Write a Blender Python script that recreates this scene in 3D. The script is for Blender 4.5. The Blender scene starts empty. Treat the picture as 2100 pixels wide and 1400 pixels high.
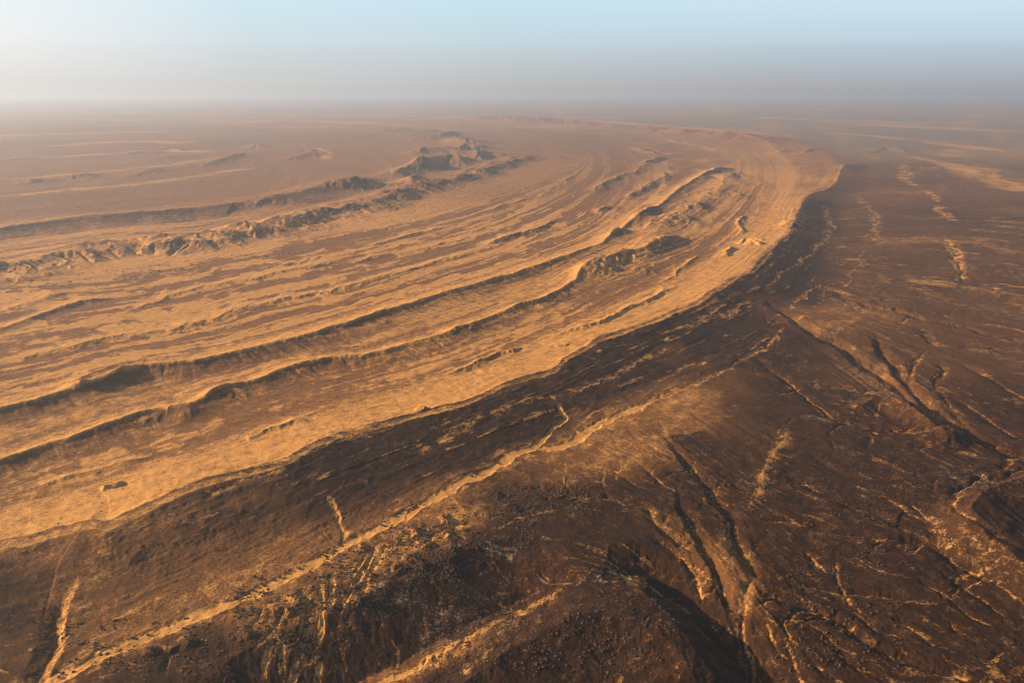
import bpy, math
import numpy as np

# ------------------------------------------------------------------ camera, sky, sun, exposure
scene = bpy.context.scene
COL = scene.collection
W_PX, H_PX = 2100.0, 1400.0
F_PX = 1634.0                                  # 28 mm lens on a 36 mm wide frame
CAM_H = 500.0
PITCH = math.atan((700 - 188) / F_PX)
CP, SP = math.cos(PITCH), math.sin(PITCH)
FAR = 60000.0

cam_data = bpy.data.cameras.new('camera')
cam_data.sensor_width = 36.0
cam_data.lens = 36.0 * F_PX / W_PX
cam_data.clip_start = 1.0
cam_data.clip_end = 250000.0
cam = bpy.data.objects.new('camera', cam_data)
COL.objects.link(cam)
cam.location = (0, 0, CAM_H)
cam.rotation_euler = (math.pi / 2 - PITCH, 0, 0)
scene.camera = cam

SUN_ELEV = math.radians(17.5)
SUN_LEFT = math.radians(84.0)                  # angle to the left of the viewing direction (+Y)
SUN_DIR = np.array([-math.sin(SUN_LEFT) * math.cos(SUN_ELEV), math.cos(SUN_LEFT) * math.cos(SUN_ELEV), math.sin(SUN_ELEV)])

world = bpy.data.worlds.new('World')
scene.world = world
world.use_nodes = True
wn, wl = world.node_tree.nodes, world.node_tree.links
wn.clear()
w_out = wn.new('ShaderNodeOutputWorld')
w_bg = wn.new('ShaderNodeBackground')
w_sky = wn.new('ShaderNodeTexSky')
w_sky.sky_type = 'NISHITA'
w_sky.sun_disc = False
w_sky.sun_elevation = SUN_ELEV
w_sky.sun_rotation = -SUN_LEFT
w_sky.altitude = 500.0
w_sky.air_density = 1.0
w_sky.dust_density = 5.0
w_sky.ozone_density = 1.0
SKY_STRENGTH = 0.05
w_bg.inputs['Strength'].default_value = SKY_STRENGTH
# low dust veil near the horizon: pale and warm towards the sun, blue-grey away from it
EXPOSURE = 1.43
w_geo = wn.new('ShaderNodeTexCoord')
w_sep = wn.new('ShaderNodeSeparateXYZ')
wl.new(w_geo.outputs['Generated'], w_sep.inputs[0])
w_dot = wn.new('ShaderNodeVectorMath'); w_dot.operation = 'DOT_PRODUCT'
hs = SUN_DIR * np.array([1, 1, 0]); hs = hs / np.linalg.norm(hs)
wl.new(w_geo.outputs['Generated'], w_dot.inputs[0])
w_dot.inputs[1].default_value = tuple(hs)
w_azm = wn.new('ShaderNodeMapRange')
w_azm.inputs['From Min'].default_value = -1.0
w_azm.inputs['From Max'].default_value = 1.0
wl.new(w_dot.outputs['Value'], w_azm.inputs['Value'])
def lin(c):
    o = []
    for v in c:
        v = v / 255.0
        v = v / 12.92 if v <= 0.04045 else ((v + 0.055) / 1.055) ** 2.4
        o.append(v / 2 ** EXPOSURE)
    return o
def sky_ramp(stops):
    r = wn.new('ShaderNodeValToRGB'); e = r.color_ramp.elements
    while len(e) > 1:
        e.remove(e[-1])
    for i, (p, c) in enumerate(stops):
        n = e[0] if i == 0 else e.new(p)
        n.position = p; n.color = (*lin(c), 1)
    wl.new(w_azm.outputs['Result'], r.inputs['Fac'])
    return r.outputs['Color']
AZ = (0.0, 0.28, 0.40, 0.55, 0.70, 0.81, 1.0)
SKY_LOW = sky_ramp(list(zip(AZ, [(160, 162, 168), (162, 163, 168), (171, 170, 173), (186, 184, 183), (207, 204, 201), (228, 223, 218), (238, 231, 224)])))
SKY_MID = sky_ramp(list(zip(AZ, [(190, 208, 222), (190, 208, 222), (189, 207, 219), (197, 212, 219), (211, 222, 227), (243, 243, 242), (250, 248, 244)])))
SKY_TOP = sky_ramp(list(zip(AZ, [(208, 233, 245), (212, 235, 246), (208, 233, 245), (199, 229, 243), (210, 234, 245), (240, 247, 249), (250, 250, 248)])))
def blend(a, b, z0, z1):
    m = wn.new('ShaderNodeMapRange')
    m.inputs['From Min'].default_value = z0; m.inputs['From Max'].default_value = z1
    wl.new(w_sep.outputs['Z'], m.inputs['Value'])
    n = wn.new('ShaderNodeMix'); n.data_type = 'RGBA'
    wl.new(m.outputs['Result'], n.inputs['Factor'])
    wl.new(a, n.inputs['A']); wl.new(b, n.inputs['B'])
    return n.outputs['Result']
veil = blend(blend(SKY_LOW, SKY_MID, 0.0, 0.055), SKY_TOP, 0.045, 0.108)
w_gain = wn.new('ShaderNodeMix'); w_gain.data_type = 'RGBA'; w_gain.blend_type = 'MULTIPLY'
w_gain.inputs['Factor'].default_value = 1.0
wl.new(veil, w_gain.inputs['A'])
g_ = 1.0 / SKY_STRENGTH
w_gain.inputs['B'].default_value = (g_, g_, g_, 1)
wl.new(blend(w_gain.outputs['Result'], w_sky.outputs['Color'], 0.11, 0.40), w_bg.inputs['Color'])
wl.new(w_bg.outputs['Background'], w_out.inputs['Surface'])

sun_data = bpy.data.lights.new('sun', 'SUN')
sun_data.energy = 4.05
sun_data.angle = math.radians(0.6)
sun_data.color = (1.0, 0.76, 0.50)
sun = bpy.data.objects.new('sun', sun_data)
COL.objects.link(sun)
sun.location = (-3000, 300, 2000)
from mathutils import Vector
sun.rotation_euler = Vector(SUN_DIR).to_track_quat('Z', 'Y').to_euler()

vs = scene.view_settings
vs.view_transform = 'Standard'
vs.look = 'None'
vs.gamma = 1.0
vs.use_curve_mapping = False
vs.exposure = EXPOSURE
scene.cycles.max_bounces = 6
scene.cycles.volume_bounces = 1
scene.cycles.use_denoising = True
scene.cycles.filter_width = 1.15

# ------------------------------------------------------------------ pixel -> ground
def at(px, py, z=0.0):
    """ground point (at height z) seen at pixel px, py of the 2100x1400 photograph"""
    dx = (px - W_PX / 2) / F_PX
    dy = -(py - H_PX / 2) / F_PX
    vx, vy, vz = dx, CP + SP * dy, -SP + CP * dy
    k = (z - CAM_H) / vz
    return np.array([vx * k, vy * k])

def ats(pts, z=0.0):
    return np.array([at(x, y, z) for x, y in pts])

# ------------------------------------------------------------------ noise
rng = np.random.default_rng(7)
PERM = np.concatenate([rng.permutation(1024)] * 2).astype(np.int32)
GA = rng.uniform(0, 2 * np.pi, 1024).astype(np.float32)
GX, GY = np.cos(GA), np.sin(GA)

def perlin(x, y, seed=0):
    x = x + np.float32(seed * 17.31); y = y + np.float32(seed * 9.73)
    fx = np.floor(x); fy = np.floor(y)
    ix = fx.astype(np.int32) & 1023; iy = fy.astype(np.int32) & 1023
    u = (x - fx).astype(np.float32); v = (y - fy).astype(np.float32)
    ix1 = (ix + 1) & 1023; iy1 = (iy + 1) & 1023
    a, b = PERM[ix], PERM[ix1]
    h00, h10, h01, h11 = PERM[a + iy], PERM[b + iy], PERM[a + iy1], PERM[b + iy1]
    su = u * u * u * (u * (u * 6 - 15) + 10); sv = v * v * v * (v * (v * 6 - 15) + 10)
    n00 = GX[h00] * u + GY[h00] * v
    n10 = GX[h10] * (u - 1) + GY[h10] * v
    n01 = GX[h01] * u + GY[h01] * (v - 1)
    n11 = GX[h11] * (u - 1) + GY[h11] * (v - 1)
    n0 = n00 + su * (n10 - n00); n1 = n01 + su * (n11 - n01)
    return (n0 + sv * (n1 - n0)) * 1.5

def smooth(a, b, x):
    t = np.clip((x - a) / (b - a), 0, 1)
    return t * t * (3 - 2 * t)

# ------------------------------------------------------------------ terrain grid: one sheet, fine where the land is near
def row_list():
    rows = list(np.linspace(2250.0, 1500.0, 70))
    while rows[-1] > 203.0:
        y = rows[-1]
        rows.append(y - (0.7 if y < 330 else 0.95 if y < 500 else 1.45))
    return np.array(rows)
ROWS_PY = row_list()
dep = PITCH + np.arctan((ROWS_PY - 700) / F_PX)
RAD = np.minimum(CAM_H / np.tan(dep), FAR)
NR = len(RAD)
TH = np.radians(np.concatenate([np.linspace(-52, -40, 50, endpoint=False), np.linspace(-40.0, 40.0, 1170), np.linspace(40, 52, 51)[1:]]))
NC = len(TH)
X = (RAD[:, None] * np.sin(TH)[None, :]).astype(np.float32)
Y = (RAD[:, None] * np.cos(TH)[None, :]).astype(np.float32)
RR = np.repeat(RAD[:, None], NC, 1).astype(np.float32)
DR = np.abs(np.gradient(RAD))[:, None].astype(np.float32)          # row spacing in metres
SL = np.sqrt(RR ** 2 + CAM_H ** 2) / np.float32(F_PX)              # metres per photo pixel, sideways
# photograph position of every grid node on the flat (used only to look up traced zones)
den = CP * Y + SP * CAM_H
PX = (X / den * F_PX + W_PX / 2)
PY = (H_PX / 2 - (SP * Y - CP * CAM_H) / den * F_PX)

def fbm(lam, octs, gain=0.5, seed=0, ax=1.0, ay=1.0, x=None, y=None, fade=True, ridged=False):
    xx = X if x is None else x
    yy = Y if y is None else y
    out = np.zeros_like(X); amp = 1.0
    for o in range(octs):
        if fade:
            k = np.clip(lam / (2.2 * DR) - 0.6, 0, 1)
            r_ok = int(np.searchsorted(-k[:, 0], 0.0, side='left')) if k.min() <= 0 else NR
            idx = np.nonzero(k[:, 0] > 0)[0]
            if len(idx) == 0:
                break
            r0, r1 = idx[0], idx[-1] + 1
            n = perlin(xx[r0:r1] * np.float32(ax / lam), yy[r0:r1] * np.float32(ay / lam), seed + o * 3)
            if ridged:
                n = 1 - 2 * np.abs(n)
            out[r0:r1] += amp * n * k[r0:r1]
        else:
            n = perlin(xx * np.float32(ax / lam), yy * np.float32(ay / lam), seed + o * 3)
            if ridged:
                n = 1 - 2 * np.abs(n)
            out += amp * n
        lam *= 0.5; amp *= gain
    return out

# scale-free wobble of the traced lines, so that no edge is a drawn curve
LR = np.log(RAD)[:, None].astype(np.float32) + np.zeros_like(X)
TT = TH[None, :].astype(np.float32) + np.zeros_like(X)
def wob(freq, octs, gain, seed):
    out = np.zeros_like(X); a = 1.0
    for o in range(octs):
        out += a * perlin(TT * np.float32(freq), LR * np.float32(freq * 0.45), seed + 5 * o)
        freq *= 2.1; a *= gain
    return out
WX = wob(26, 4, 0.62, 31); WY = wob(26, 4, 0.62, 57)
XW = X + WX * RR * 0.0042
YW = Y + WY * RR * 0.0042 * np.clip(DR / (SL * 2.0), 1, 3)

# ------------------------------------------------------------------ traced lines (photo pixels) -> distance fields on the ground
def spline(P, n_per=5):
    P = np.asarray(P, float)
    if len(P) < 3:
        t = np.linspace(0, 1, 2 * n_per)[:, None]
        return P[0] * (1 - t) + P[-1] * t
    Q = np.vstack([2 * P[0] - P[1], P, 2 * P[-1] - P[-2]])
    out = []
    for i in range(1, len(Q) - 2):
        p0, p1, p2, p3 = Q[i - 1], Q[i], Q[i + 1], Q[i + 2]
        for t in np.linspace(0, 1, n_per, endpoint=False):
            out.append(0.5 * ((2 * p1) + (-p0 + p2) * t + (2 * p0 - 5 * p1 + 4 * p2 - p3) * t * t + (-p0 + 3 * p1 - 3 * p2 + p3) * t ** 3))
    out.append(P[-1])
    return np.array(out)

class Field:
    __slots__ = ('sl', 'd', 's', 'u', 'L')

def line_field(pts, reach, z=0.0, warp=1.0, n_per=5):
    """signed distance d (metres, + to the right of the direction of travel), arc length s, 0..1 along u"""
    P = ats(spline(pts, n_per), z)
    seg = np.diff(P, axis=0); sl_ = np.hypot(seg[:, 0], seg[:, 1]); cum = np.concatenate([[0], np.cumsum(sl_)])
    rr = np.hypot(P[:, 0], P[:, 1]); tt = np.arctan2(P[:, 0], P[:, 1])
    boxes = []
    for i in range(len(seg)):
        ra, rb = min(rr[i], rr[i + 1]) - reach, max(rr[i], rr[i + 1]) + reach
        da = min(1.5, reach / max(60.0, min(rr[i], rr[i + 1])))
        ta, tb = min(tt[i], tt[i + 1]) - da, max(tt[i], tt[i + 1]) + da
        r0, r1 = np.searchsorted(RAD, ra), np.searchsorted(RAD, rb)
        c0, c1 = np.searchsorted(TH, ta), np.searchsorted(TH, tb)
        boxes.append((r0, r1, c0, c1))
    B = np.array(boxes)
    ok = (B[:, 1] > B[:, 0]) & (B[:, 3] > B[:, 2])
    if not ok.any():
        return None
    R0, R1, C0, C1 = B[ok, 0].min(), B[ok, 1].max(), B[ok, 2].min(), B[ok, 3].max()
    f = Field(); f.sl = (slice(R0, R1), slice(C0, C1)); f.L = cum[-1]
    shp = (R1 - R0, C1 - C0)
    d2 = np.full(shp, 1e12, np.float32); sg = np.ones(shp, np.float32); S = np.zeros(shp, np.float32)
    for i in np.nonzero(ok)[0]:
        r0, r1, c0, c1 = B[i]
        q = (slice(r0 - R0, r1 - R0), slice(c0 - C0, c1 - C0))
        g = (slice(r0, r1), slice(c0, c1))
        xs = X[g] + warp * (XW[g] - X[g]); ys = Y[g] + warp * (YW[g] - Y[g])
        ex, ey = seg[i]; L2 = ex * ex + ey * ey + 1e-9
        vx, vy = xs - np.float32(P[i, 0]), ys - np.float32(P[i, 1])
        t = np.clip((vx * ex + vy * ey) / L2, 0, 1)
        dx, dy = vx - t * ex, vy - t * ey
        dd = dx * dx + dy * dy
        m = dd < d2[q]
        d2[q] = np.where(m, dd, d2[q])
        sg[q] = np.where(m, np.sign(vx * ey - vy * ex), sg[q])
        S[q] = np.where(m, cum[i] + t * sl_[i], S[q])
    f.d = np.sqrt(d2) * sg
    f.s = S
    f.u = S / max(cum[-1], 1e-6)
    return f

Z = np.zeros_like(X)
SAND = np.zeros_like(X); DARK = np.zeros_like(X); RED = np.zeros_like(X); PALE = np.zeros_like(X)
ROUGH = np.zeros_like(X)            # how rocky the ground is
LABEL = np.zeros(X.shape, np.int8)  # which piece of the setting a node belongs to

def taper(u, a, b):
    o = np.ones_like(u)
    if a > 0: o = o * smooth(0, a, u)
    if b > 0: o = o * (1 - smooth(1 - b, 1, u))
    return o

def prof(x, p):
    return np.clip(1 - x, 0, 1) ** p

def ridge(pts, h, wl, wr, ends=(0.1, 0.1), vary=0.3, sand=0.0, dark=0.0, ribs=0.0, p=1.5, pr=None, lam=160., seed=1, zf=None, rough=0.0, warp=1.0):
    """a crest line: flank widths wl, wr in metres; sand drifts up the left flank, rock and painted shade darken the right one"""
    f = line_field(pts, max(wl, wr) * 1.3, z=h if zf is None else zf, warp=warp)
    if f is None: return None
    d, s = f.d, f.s
    lump = 1 + vary * perlin(s / lam, np.zeros_like(s), seed) + vary * 0.6 * perlin(s / (lam * 0.37), np.zeros_like(s), seed + 11)
    tp = taper(f.u, *ends) * np.clip(lump, 0.1, 2)
    wr_ = wr * (1 + 0.35 * perlin(s / (lam * 0.8), np.zeros_like(s), seed + 5))
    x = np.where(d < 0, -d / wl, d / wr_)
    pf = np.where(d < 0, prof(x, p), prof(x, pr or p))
    hh = h * tp * pf
    if ribs:
        rb = np.abs(perlin(s / (wr * 0.42) + 0.25 * d / wr, d / (wr * 3.0), seed + 23)) + 0.5 * np.abs(perlin(s / (wr * 0.19) + 0.3 * d / wr, d / (wr * 2.0), seed + 29))
        hh = hh - ribs * h * tp * (0.5 - rb) * np.where(d > 0, np.clip(4 * pf * (1 - pf), 0, 1), 0)
    Z[f.sl] += hh
    if sand:
        m = sand * tp * np.where(d < 0, prof(x * 0.9, 1.2), prof(d / (wr * 0.12), 1.0))
        SAND[f.sl] = np.maximum(SAND[f.sl], np.clip(m, 0, 1))
    if dark:  # rock tone, plus shade painted into the flank away from the sun
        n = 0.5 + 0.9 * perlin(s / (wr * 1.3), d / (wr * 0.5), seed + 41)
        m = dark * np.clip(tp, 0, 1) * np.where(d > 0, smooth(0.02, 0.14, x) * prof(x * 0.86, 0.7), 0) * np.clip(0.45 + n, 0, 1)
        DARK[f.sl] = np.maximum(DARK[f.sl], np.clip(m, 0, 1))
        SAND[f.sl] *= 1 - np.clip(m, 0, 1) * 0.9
    if rough:
        ROUGH[f.sl] = np.maximum(ROUGH[f.sl], rough * np.where(d > 0, prof(x * 0.8, 0.6), prof(x * 2.5, 1)))
    return f

def gully(pts, dep, wl, wr, ends=(0.15, 0.0), sand=0.0, pale=0.0, sw=0.25, p=1.3, vary=0.35, lam=90., seed=3, big=False):
    if not big:
        dep, wl, wr = dep * 0.55, wl * 0.58, wr * 0.62
    f = line_field(pts, max(wl, wr) * 1.3, z=-dep * 0.85)
    if f is None: return None
    d, s = f.d, f.s
    tp = taper(f.u, *ends) * np.clip(1 + vary * perlin(s / lam, np.zeros_like(s), seed), 0.2, 2)
    x = np.where(d < 0, -d / wl, d / wr)
    Z[f.sl] -= dep * tp * prof(x, p)
    if sand or pale:
        xx = np.abs(d - 0.62 * wr) / (sw * (wl + wr) * 0.5)  # channel sand moved onto the right bank, painting it as the lit side
        m = np.clip(tp, 0, 1) * prof(xx, 0.7)
        if sand: SAND[f.sl] = np.maximum(SAND[f.sl], np.clip(sand * m, 0, 1)); DARK[f.sl] *= 1 - np.clip(sand * m, 0, 1)
        if pale: PALE[f.sl] = np.maximum(PALE[f.sl], np.clip(pale * m, 0, 1))
    return f

def band(pts, w, arr, val, ends=(0.1, 0.1), soft=0.6, patch=0.0, seed=9, clear=()):
    """a strip of ground cover along a line; w metres to each side"""
    f = line_field(pts, w * 1.6)
    if f is None: return None
    x = np.abs(f.d) / w
    m = taper(f.u, *ends) * (1 - smooth(1 - soft, 1 + soft * 0.4, x))
    if patch:
        n = perlin(f.s / (w * 2.2), f.d / (w * 0.6), seed) + 0.6 * perlin(f.s / (w * 0.8), f.d / (w * 0.3), seed + 1)
        m = m * np.clip(1 - patch + patch * (0.5 + 1.4 * n), 0, 1)
    m = np.clip(val * m, 0, 1)
    arr[f.sl] = np.maximum(arr[f.sl], m)
    for c in clear:
        c[f.sl] *= 1 - m
    return f

# ------------------------------------------------------------------ the traced strata
EDGE = [(-160, 1180), (0, 1136), (54, 1127), (125, 1107), (193, 1095), (216, 1100), (229, 1096), (286, 1070), (350, 1037), (411, 1011), (500, 986), (586, 962),
        (664, 921), (746, 893), (854, 861), (929, 846), (971, 832), (1004, 814), (1050, 791), (1129, 770), (1157, 746), (1200, 721), (1229, 704), (1279, 689),
        (1325, 671), (1400, 636), (1436, 625), (1464, 607), (1500, 586), (1532, 564), (1554, 539), (1579, 514), (1613, 487), (1625, 460), (1640, 425), (1662, 398),
        (1700, 386), (1717, 367), (1730, 335)]
WASH = [(-60, 1470), (89, 1400), (171, 1354), (250, 1321), (332, 1286), (411, 1252), (500, 1218), (536, 1204), (607, 1168), (700, 1116), (771, 1082), (843, 1045), (914, 1007),
        (943, 984), (986, 970), (1021, 950), (1050, 925), (1111, 914), (1168, 904), (1200, 879), (1236, 857), (1289, 839), (1329, 821), (1379, 796), (1454, 766),
        (1489, 750), (1554, 714), (1600, 675)]
WASH_ARM = [(1095, 911), (1111, 893), (1136, 875), (1164, 857), (1157, 843), (1146, 825)]
R1 = [(-160, 876), (0, 836), (136, 800), (279, 752), (400, 736), (500, 715), (600, 690), (700, 664), (807, 630), (900, 602), (993, 575), (1093, 546), (1200, 511), (1229, 502),
      (1253, 487), (1300, 447), (1353, 420), (1397, 384), (1443, 360), (1490, 340)]
R2 = [(-160, 990), (0, 943), (82, 914), (143, 896), (257, 854), (321, 836), (386, 829), (446, 796), (529, 775), (607, 746), (700, 730), (771, 723), (850, 700), (914, 684), (932, 675),
      (993, 654), (1057, 625), (1114, 611), (1175, 575), (1189, 557), (1243, 530), (1307, 521), (1350, 500), (1400, 484)]
Q1 = [(-120, 752), (0, 732), (125, 711), (221, 689), (429, 654), (500, 627), (700, 588), (771, 568), (861, 541), (950, 518), (1021, 502)]
R0F = [(-160, 572), (0, 540), (80, 526), (160, 514), (270, 498), (350, 492), (430, 487), (500, 470), (570, 462), (640, 434), (700, 424), (767, 412), (833, 388), (887, 374), (953, 360), (1000, 344), (1077, 322), (1110, 313)]
R0S = [(-160, 482), (0, 465), (150, 443), (300, 432), (400, 423), (477, 412), (520, 418)]
R0T = [(520, 412), (560, 402), (633, 387), (700, 368), (733, 362), (780, 368)]
LOOP0 = [(1110, 313), (1085, 295), (1010, 274), (900, 263), (800, 256), (700, 251), (500, 248), (150, 247), (-260, 246)]
LOOP1 = [(1490, 340), (1495, 322), (1440, 300), (1330, 280), (1200, 268), (1000, 256), (800, 246), (400, 241), (-260, 239)]
LOOP2 = [(1730, 335), (1700, 305), (1600, 285), (1483, 271), (1400, 263), (1233, 252), (1067, 243), (933, 240), (700, 236), (450, 233), (100, 230), (-260, 229)]

# smooth strata coordinate: relaxed between the traced lines, so that streaks of sand and gravel follow the beds
GRX, GRY = 390, 280
gx = np.linspace(-200, 2300, GRX); gy = np.linspace(195, 1500, GRY)
def relax(lines, iters=1100):
    T = np.zeros((GRY, GRX)); fix = np.zeros((GRY, GRX), bool)
    for pts, v in lines:
        P = spline(pts, 70)
        ii = np.clip(np.round((P[:, 1] - 195) / (1305) * (GRY - 1)).astype(int), 0, GRY - 1)
        jj = np.clip(np.round((P[:, 0] + 200) / 2500 * (GRX - 1)).astype(int), 0, GRX - 1)
        T[ii, jj] = v; fix[ii, jj] = True
    cy, cx = np.nonzero(fix); vals = T[fix]
    # start from the nearest traced value
    yy, xx = np.mgrid[0:GRY, 0:GRX]
    best = np.full((GRY, GRX), 1e9); T0 = np.zeros_like(T)
    for k in range(0, len(cy), 9):
        dd = (yy - cy[k]) ** 2 + (xx - cx[k]) ** 2
        m = dd < best
        best[m] = dd[m]; T0[m] = vals[k]
    T = np.where(fix, T, T0)
    F = T.copy()
    for _ in range(iters):
        Pd = np.pad(F, 1, mode='edge')
        F = 0.25 * (Pd[:-2, 1:-1] + Pd[2:, 1:-1] + Pd[1:-1, :-2] + Pd[1:-1, 2:])
        F[fix] = T[fix]
    return F
def sample(F):
    a = np.clip((PY - 195) / 1305 * (GRY - 1), 0, GRY - 1.001); b = np.clip((PX + 200) / 2500 * (GRX - 1), 0, GRX - 1.001)
    i = a.astype(np.int32); j = b.astype(np.int32); u = (a - i).astype(np.float32); v = (b - j).astype(np.float32)
    F = F.astype(np.float32)
    return (F[i, j] * (1 - v) + F[i, j + 1] * v) * (1 - u) + (F[i + 1, j] * (1 - v) + F[i + 1, j + 1] * v) * u
T1 = sample(relax([(WASH, -1.0), (EDGE, 0.0), (R2, 1.0), (R1, 1.7), (Q1, 2.5), (R0F, 4.0), (R0S, 5.0), (R0T, 5.0), (LOOP0, 4.0), (LOOP1, 1.7), (LOOP2, 0.0),
                   ([(-200, 600), (0, 566), (300, 540), (600, 480), (900, 425), (1150, 350), (1200, 320)], 3.5),
                   ([(-200, 420), (0, 402), (200, 385), (400, 370), (540, 345)], 6.0), ([(-200, 320), (200, 300), (500, 300)], 7.5),
                   ([(-200, 260), (300, 262)], 8), ([(-200, 1490), (400, 1490), (900, 1300), (1250, 1180)], -2.0), ([(1767, 313), (1850, 400), (1850, 520)], -1.0)]))
# second coordinate for the ground on the right, whose runnels go down to the lower right
T2 = sample(relax([([(1640, 520), (1900, 500), (2250, 540)], 0.0), ([(1721, 600), (1829, 636), (1954, 668), (2100, 700), (2300, 740)], 1.0),
                   ([(1575, 625), (1675, 684), (1779, 750), (1875, 825), (2007, 900), (2300, 1010)], 2.0),
                   ([(1400, 700), (1557, 736), (1643, 800), (1757, 870), (1971, 960), (2300, 1200)], 3.0),
                   ([(1300, 800), (1500, 960), (1700, 1050), (1900, 1111), (2014, 1186), (2250, 1330)], 4.0),
                   ([(1100, 900), (1400, 1000), (1579, 1218), (1704, 1264), (1829, 1346), (2000, 1440)], 5.0),
                   ([(900, 1000), (1300, 1050), (1500, 1230), (1560, 1420)], 6.0), ([(700, 1200), (1150, 1180), (1400, 1300), (1480, 1490)], 7.0),
                   ([(1640, 420), (1900, 400), (2250, 420)], -1.0), ([(1740, 330), (2250, 420)], -2.0)]))
SLIDE = (PX * 0.8 - PY * 0.6).astype(np.float32)      # slow coordinate along the beds
SLIDE2 = (PX * 0.8 + PY * 0.6).astype(np.float32)

def streak(T, S, k, lon, octs, seed, gain=0.6, warp=0.55):
    out = np.zeros_like(X); a = 1.0
    for o in range(octs):
        out += a * perlin(T * np.float32(k) + warp * WX, S / np.float32(lon) + 0.5 * WY, seed + o * 7)
        k *= 1.9; lon *= 0.6; a *= gain
    pt = np.clip(0.75 + 0.9 * perlin(T * np.float32(k * 0.12), S / np.float32(lon * 5.0), seed + 77), 0.15, 1.5)
    return out * pt
ST1 = streak(T1, SLIDE, 6.5, 420.0, 5, 101, warp=0.3) * (1 - 0.6 * smooth(3500, 8000, RR))
ST1F = streak(T1, SLIDE, 30.0, 80.0, 3, 141) * (1 - smooth(2500, 6500, RR))
ST2 = streak(T2, SLIDE2, 5.0, 360.0, 5, 171, warp=0.4) * (1 - 0.5 * smooth(3500, 8000, RR))
ST2F = streak(T2, SLIDE2, 24.0, 190.0, 4, 191, warp=0.4) * (1 - smooth(2500, 6500, RR))

# which side of the big edge: 1 on the dark right-hand ground
fE = line_field(EDGE, 5000.0, warp=0.4)
dE = np.full(X.shape, -5000.0, np.float32); dE[fE.sl] = fE.d
sE = np.zeros_like(X); sE[fE.sl] = fE.s
RIGHT = smooth(-0.035, 0.01, -T1 + 0.035 * ST1 * smooth(1200, 2500, RR))
uE = np.zeros_like(X); uE[fE.sl] = fE.u
near_e = (1 - smooth(60, 130, np.abs(dE))) * (1 - smooth(0.97, 0.995, uE))
fea = (3.0 + 28.0 * smooth(1300, 2600, RR))
RIGHT_D = smooth(-1.0, 1.0, (dE + 0.8 * fea * (0.6 * ST1F + 0.7 * ST1)) / fea)
RIGHT = RIGHT * (1 - near_e) + RIGHT_D * near_e
far_m = smooth(3500, 9000, RR)

# ------------------------------------------------------------------ ground cover, broad
plain = 1 - RIGHT
# streaky plains of sand over gravel
between = smooth(1.6, 1.8, T1) * (1 - smooth(3.3, 3.5, T1))
SAND[:] = plain * np.clip(0.55 + 0.55 * ST1 + 0.30 * ST1F + 0.25 * fbm(1500, 3, 0.5, 77), 0, 1)
SAND[:] = np.where(between > 0.01, SAND * (1 - between) + between * smooth(-0.32, 0.50, ST1 * 1.25 + 0.5 * ST1F + 0.10), SAND)
# the wide clean drift just left of the edge
apron = (1 - smooth(0.25, 0.62, T1 + 0.10 * ST1)) * (1 - RIGHT) * smooth(-0.3, -0.1, T1) * (1 - 0.8 * smooth(3300, 5400, RR))
SAND[:] = np.maximum(SAND, apron * np.clip(0.82 + 0.30 * ST1F + 0.22 * fbm(210, 4, 0.6, 66), 0, 1))
brown_strip = smooth(0.42, 0.56, T1 + 0.05 * ST1F) * (1 - smooth(0.70, 0.90, T1 + 0.08 * ST1)) * (1 - smooth(2600, 4200, RR))
SAND[:] = SAND * (1 - 0.75 * brown_strip * smooth(-0.5, 0.25, -ST1 - 0.4 * ST1F))
bushland = smooth(3.25, 3.5, T1 + 0.12 * ST1) * (1 - smooth(3.8, 3.95, T1))
SAND[:] = np.maximum(SAND, bushland * np.clip(0.85 + 0.2 * ST1F, 0, 1))
# darker gravel right of the edge
near_dark = RIGHT * (1 - smooth(-1.0, -0.86, -T1 - 1.86)) 
dk = RIGHT * (0.98 + 0.30 * ST1 + 0.45 * fbm(260, 5, 0.6, 236) - 0.38 * smooth(0.45, 0.8, -T1) * smooth(1000, 500, PX) - 0.25 * smooth(700, 150, PX))
fade_r = 1 - 0.55 * smooth(0.9, 1.6, -T1)
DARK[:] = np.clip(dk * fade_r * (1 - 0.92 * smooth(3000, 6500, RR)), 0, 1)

NEARMASK = RIGHT * smooth(-0.9, -1.05, T1)

# ------------------------------------------------------------------ relief
Z += 5.0 * fbm(1400, 3, 0.5, 3) * (1 - 0.3 * RIGHT)
Z += far_m * 22.0 * fbm(2600, 3, 0.5, 8)

# the edge itself: sand rises gently to the crest, then the dark slope falls away
f = fE; d = f.d
tpE = taper(f.u, 0.0, 0.06)
crest = 15.0 * (1 + 0.3 * perlin(f.s / 240.0, np.zeros_like(f.s), 5))
left = crest * prof(-d / 230.0, 1.6)
right = crest - (crest + 5.0) * smooth(-6.0, 190.0, d) 
ret = 1 - smooth(260.0, 1100.0, d)
Z[f.sl] += tpE * np.where(d < 0, left, np.where(right < 0, right * ret, right))

# thin bright crests of sand, added as highlights along the crest lines
ridge(EDGE, 2.6, 26, 34, ends=(0.0, 0.06), vary=0.4, sand=0.6, p=1.2, lam=120, seed=6, zf=12.0, warp=0.4)
ridge(R1, 3.6, 26, 16, ends=(0.0, 0.03), vary=0.35, sand=1.0, p=1.2, lam=200, seed=8, zf=11.0, warp=0.4)
ridge(R2, 3.2, 22, 14, ends=(0.0, 0.03), vary=0.4, sand=1.0, p=1.2, lam=160, seed=9, zf=9.0, warp=0.45)
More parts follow.
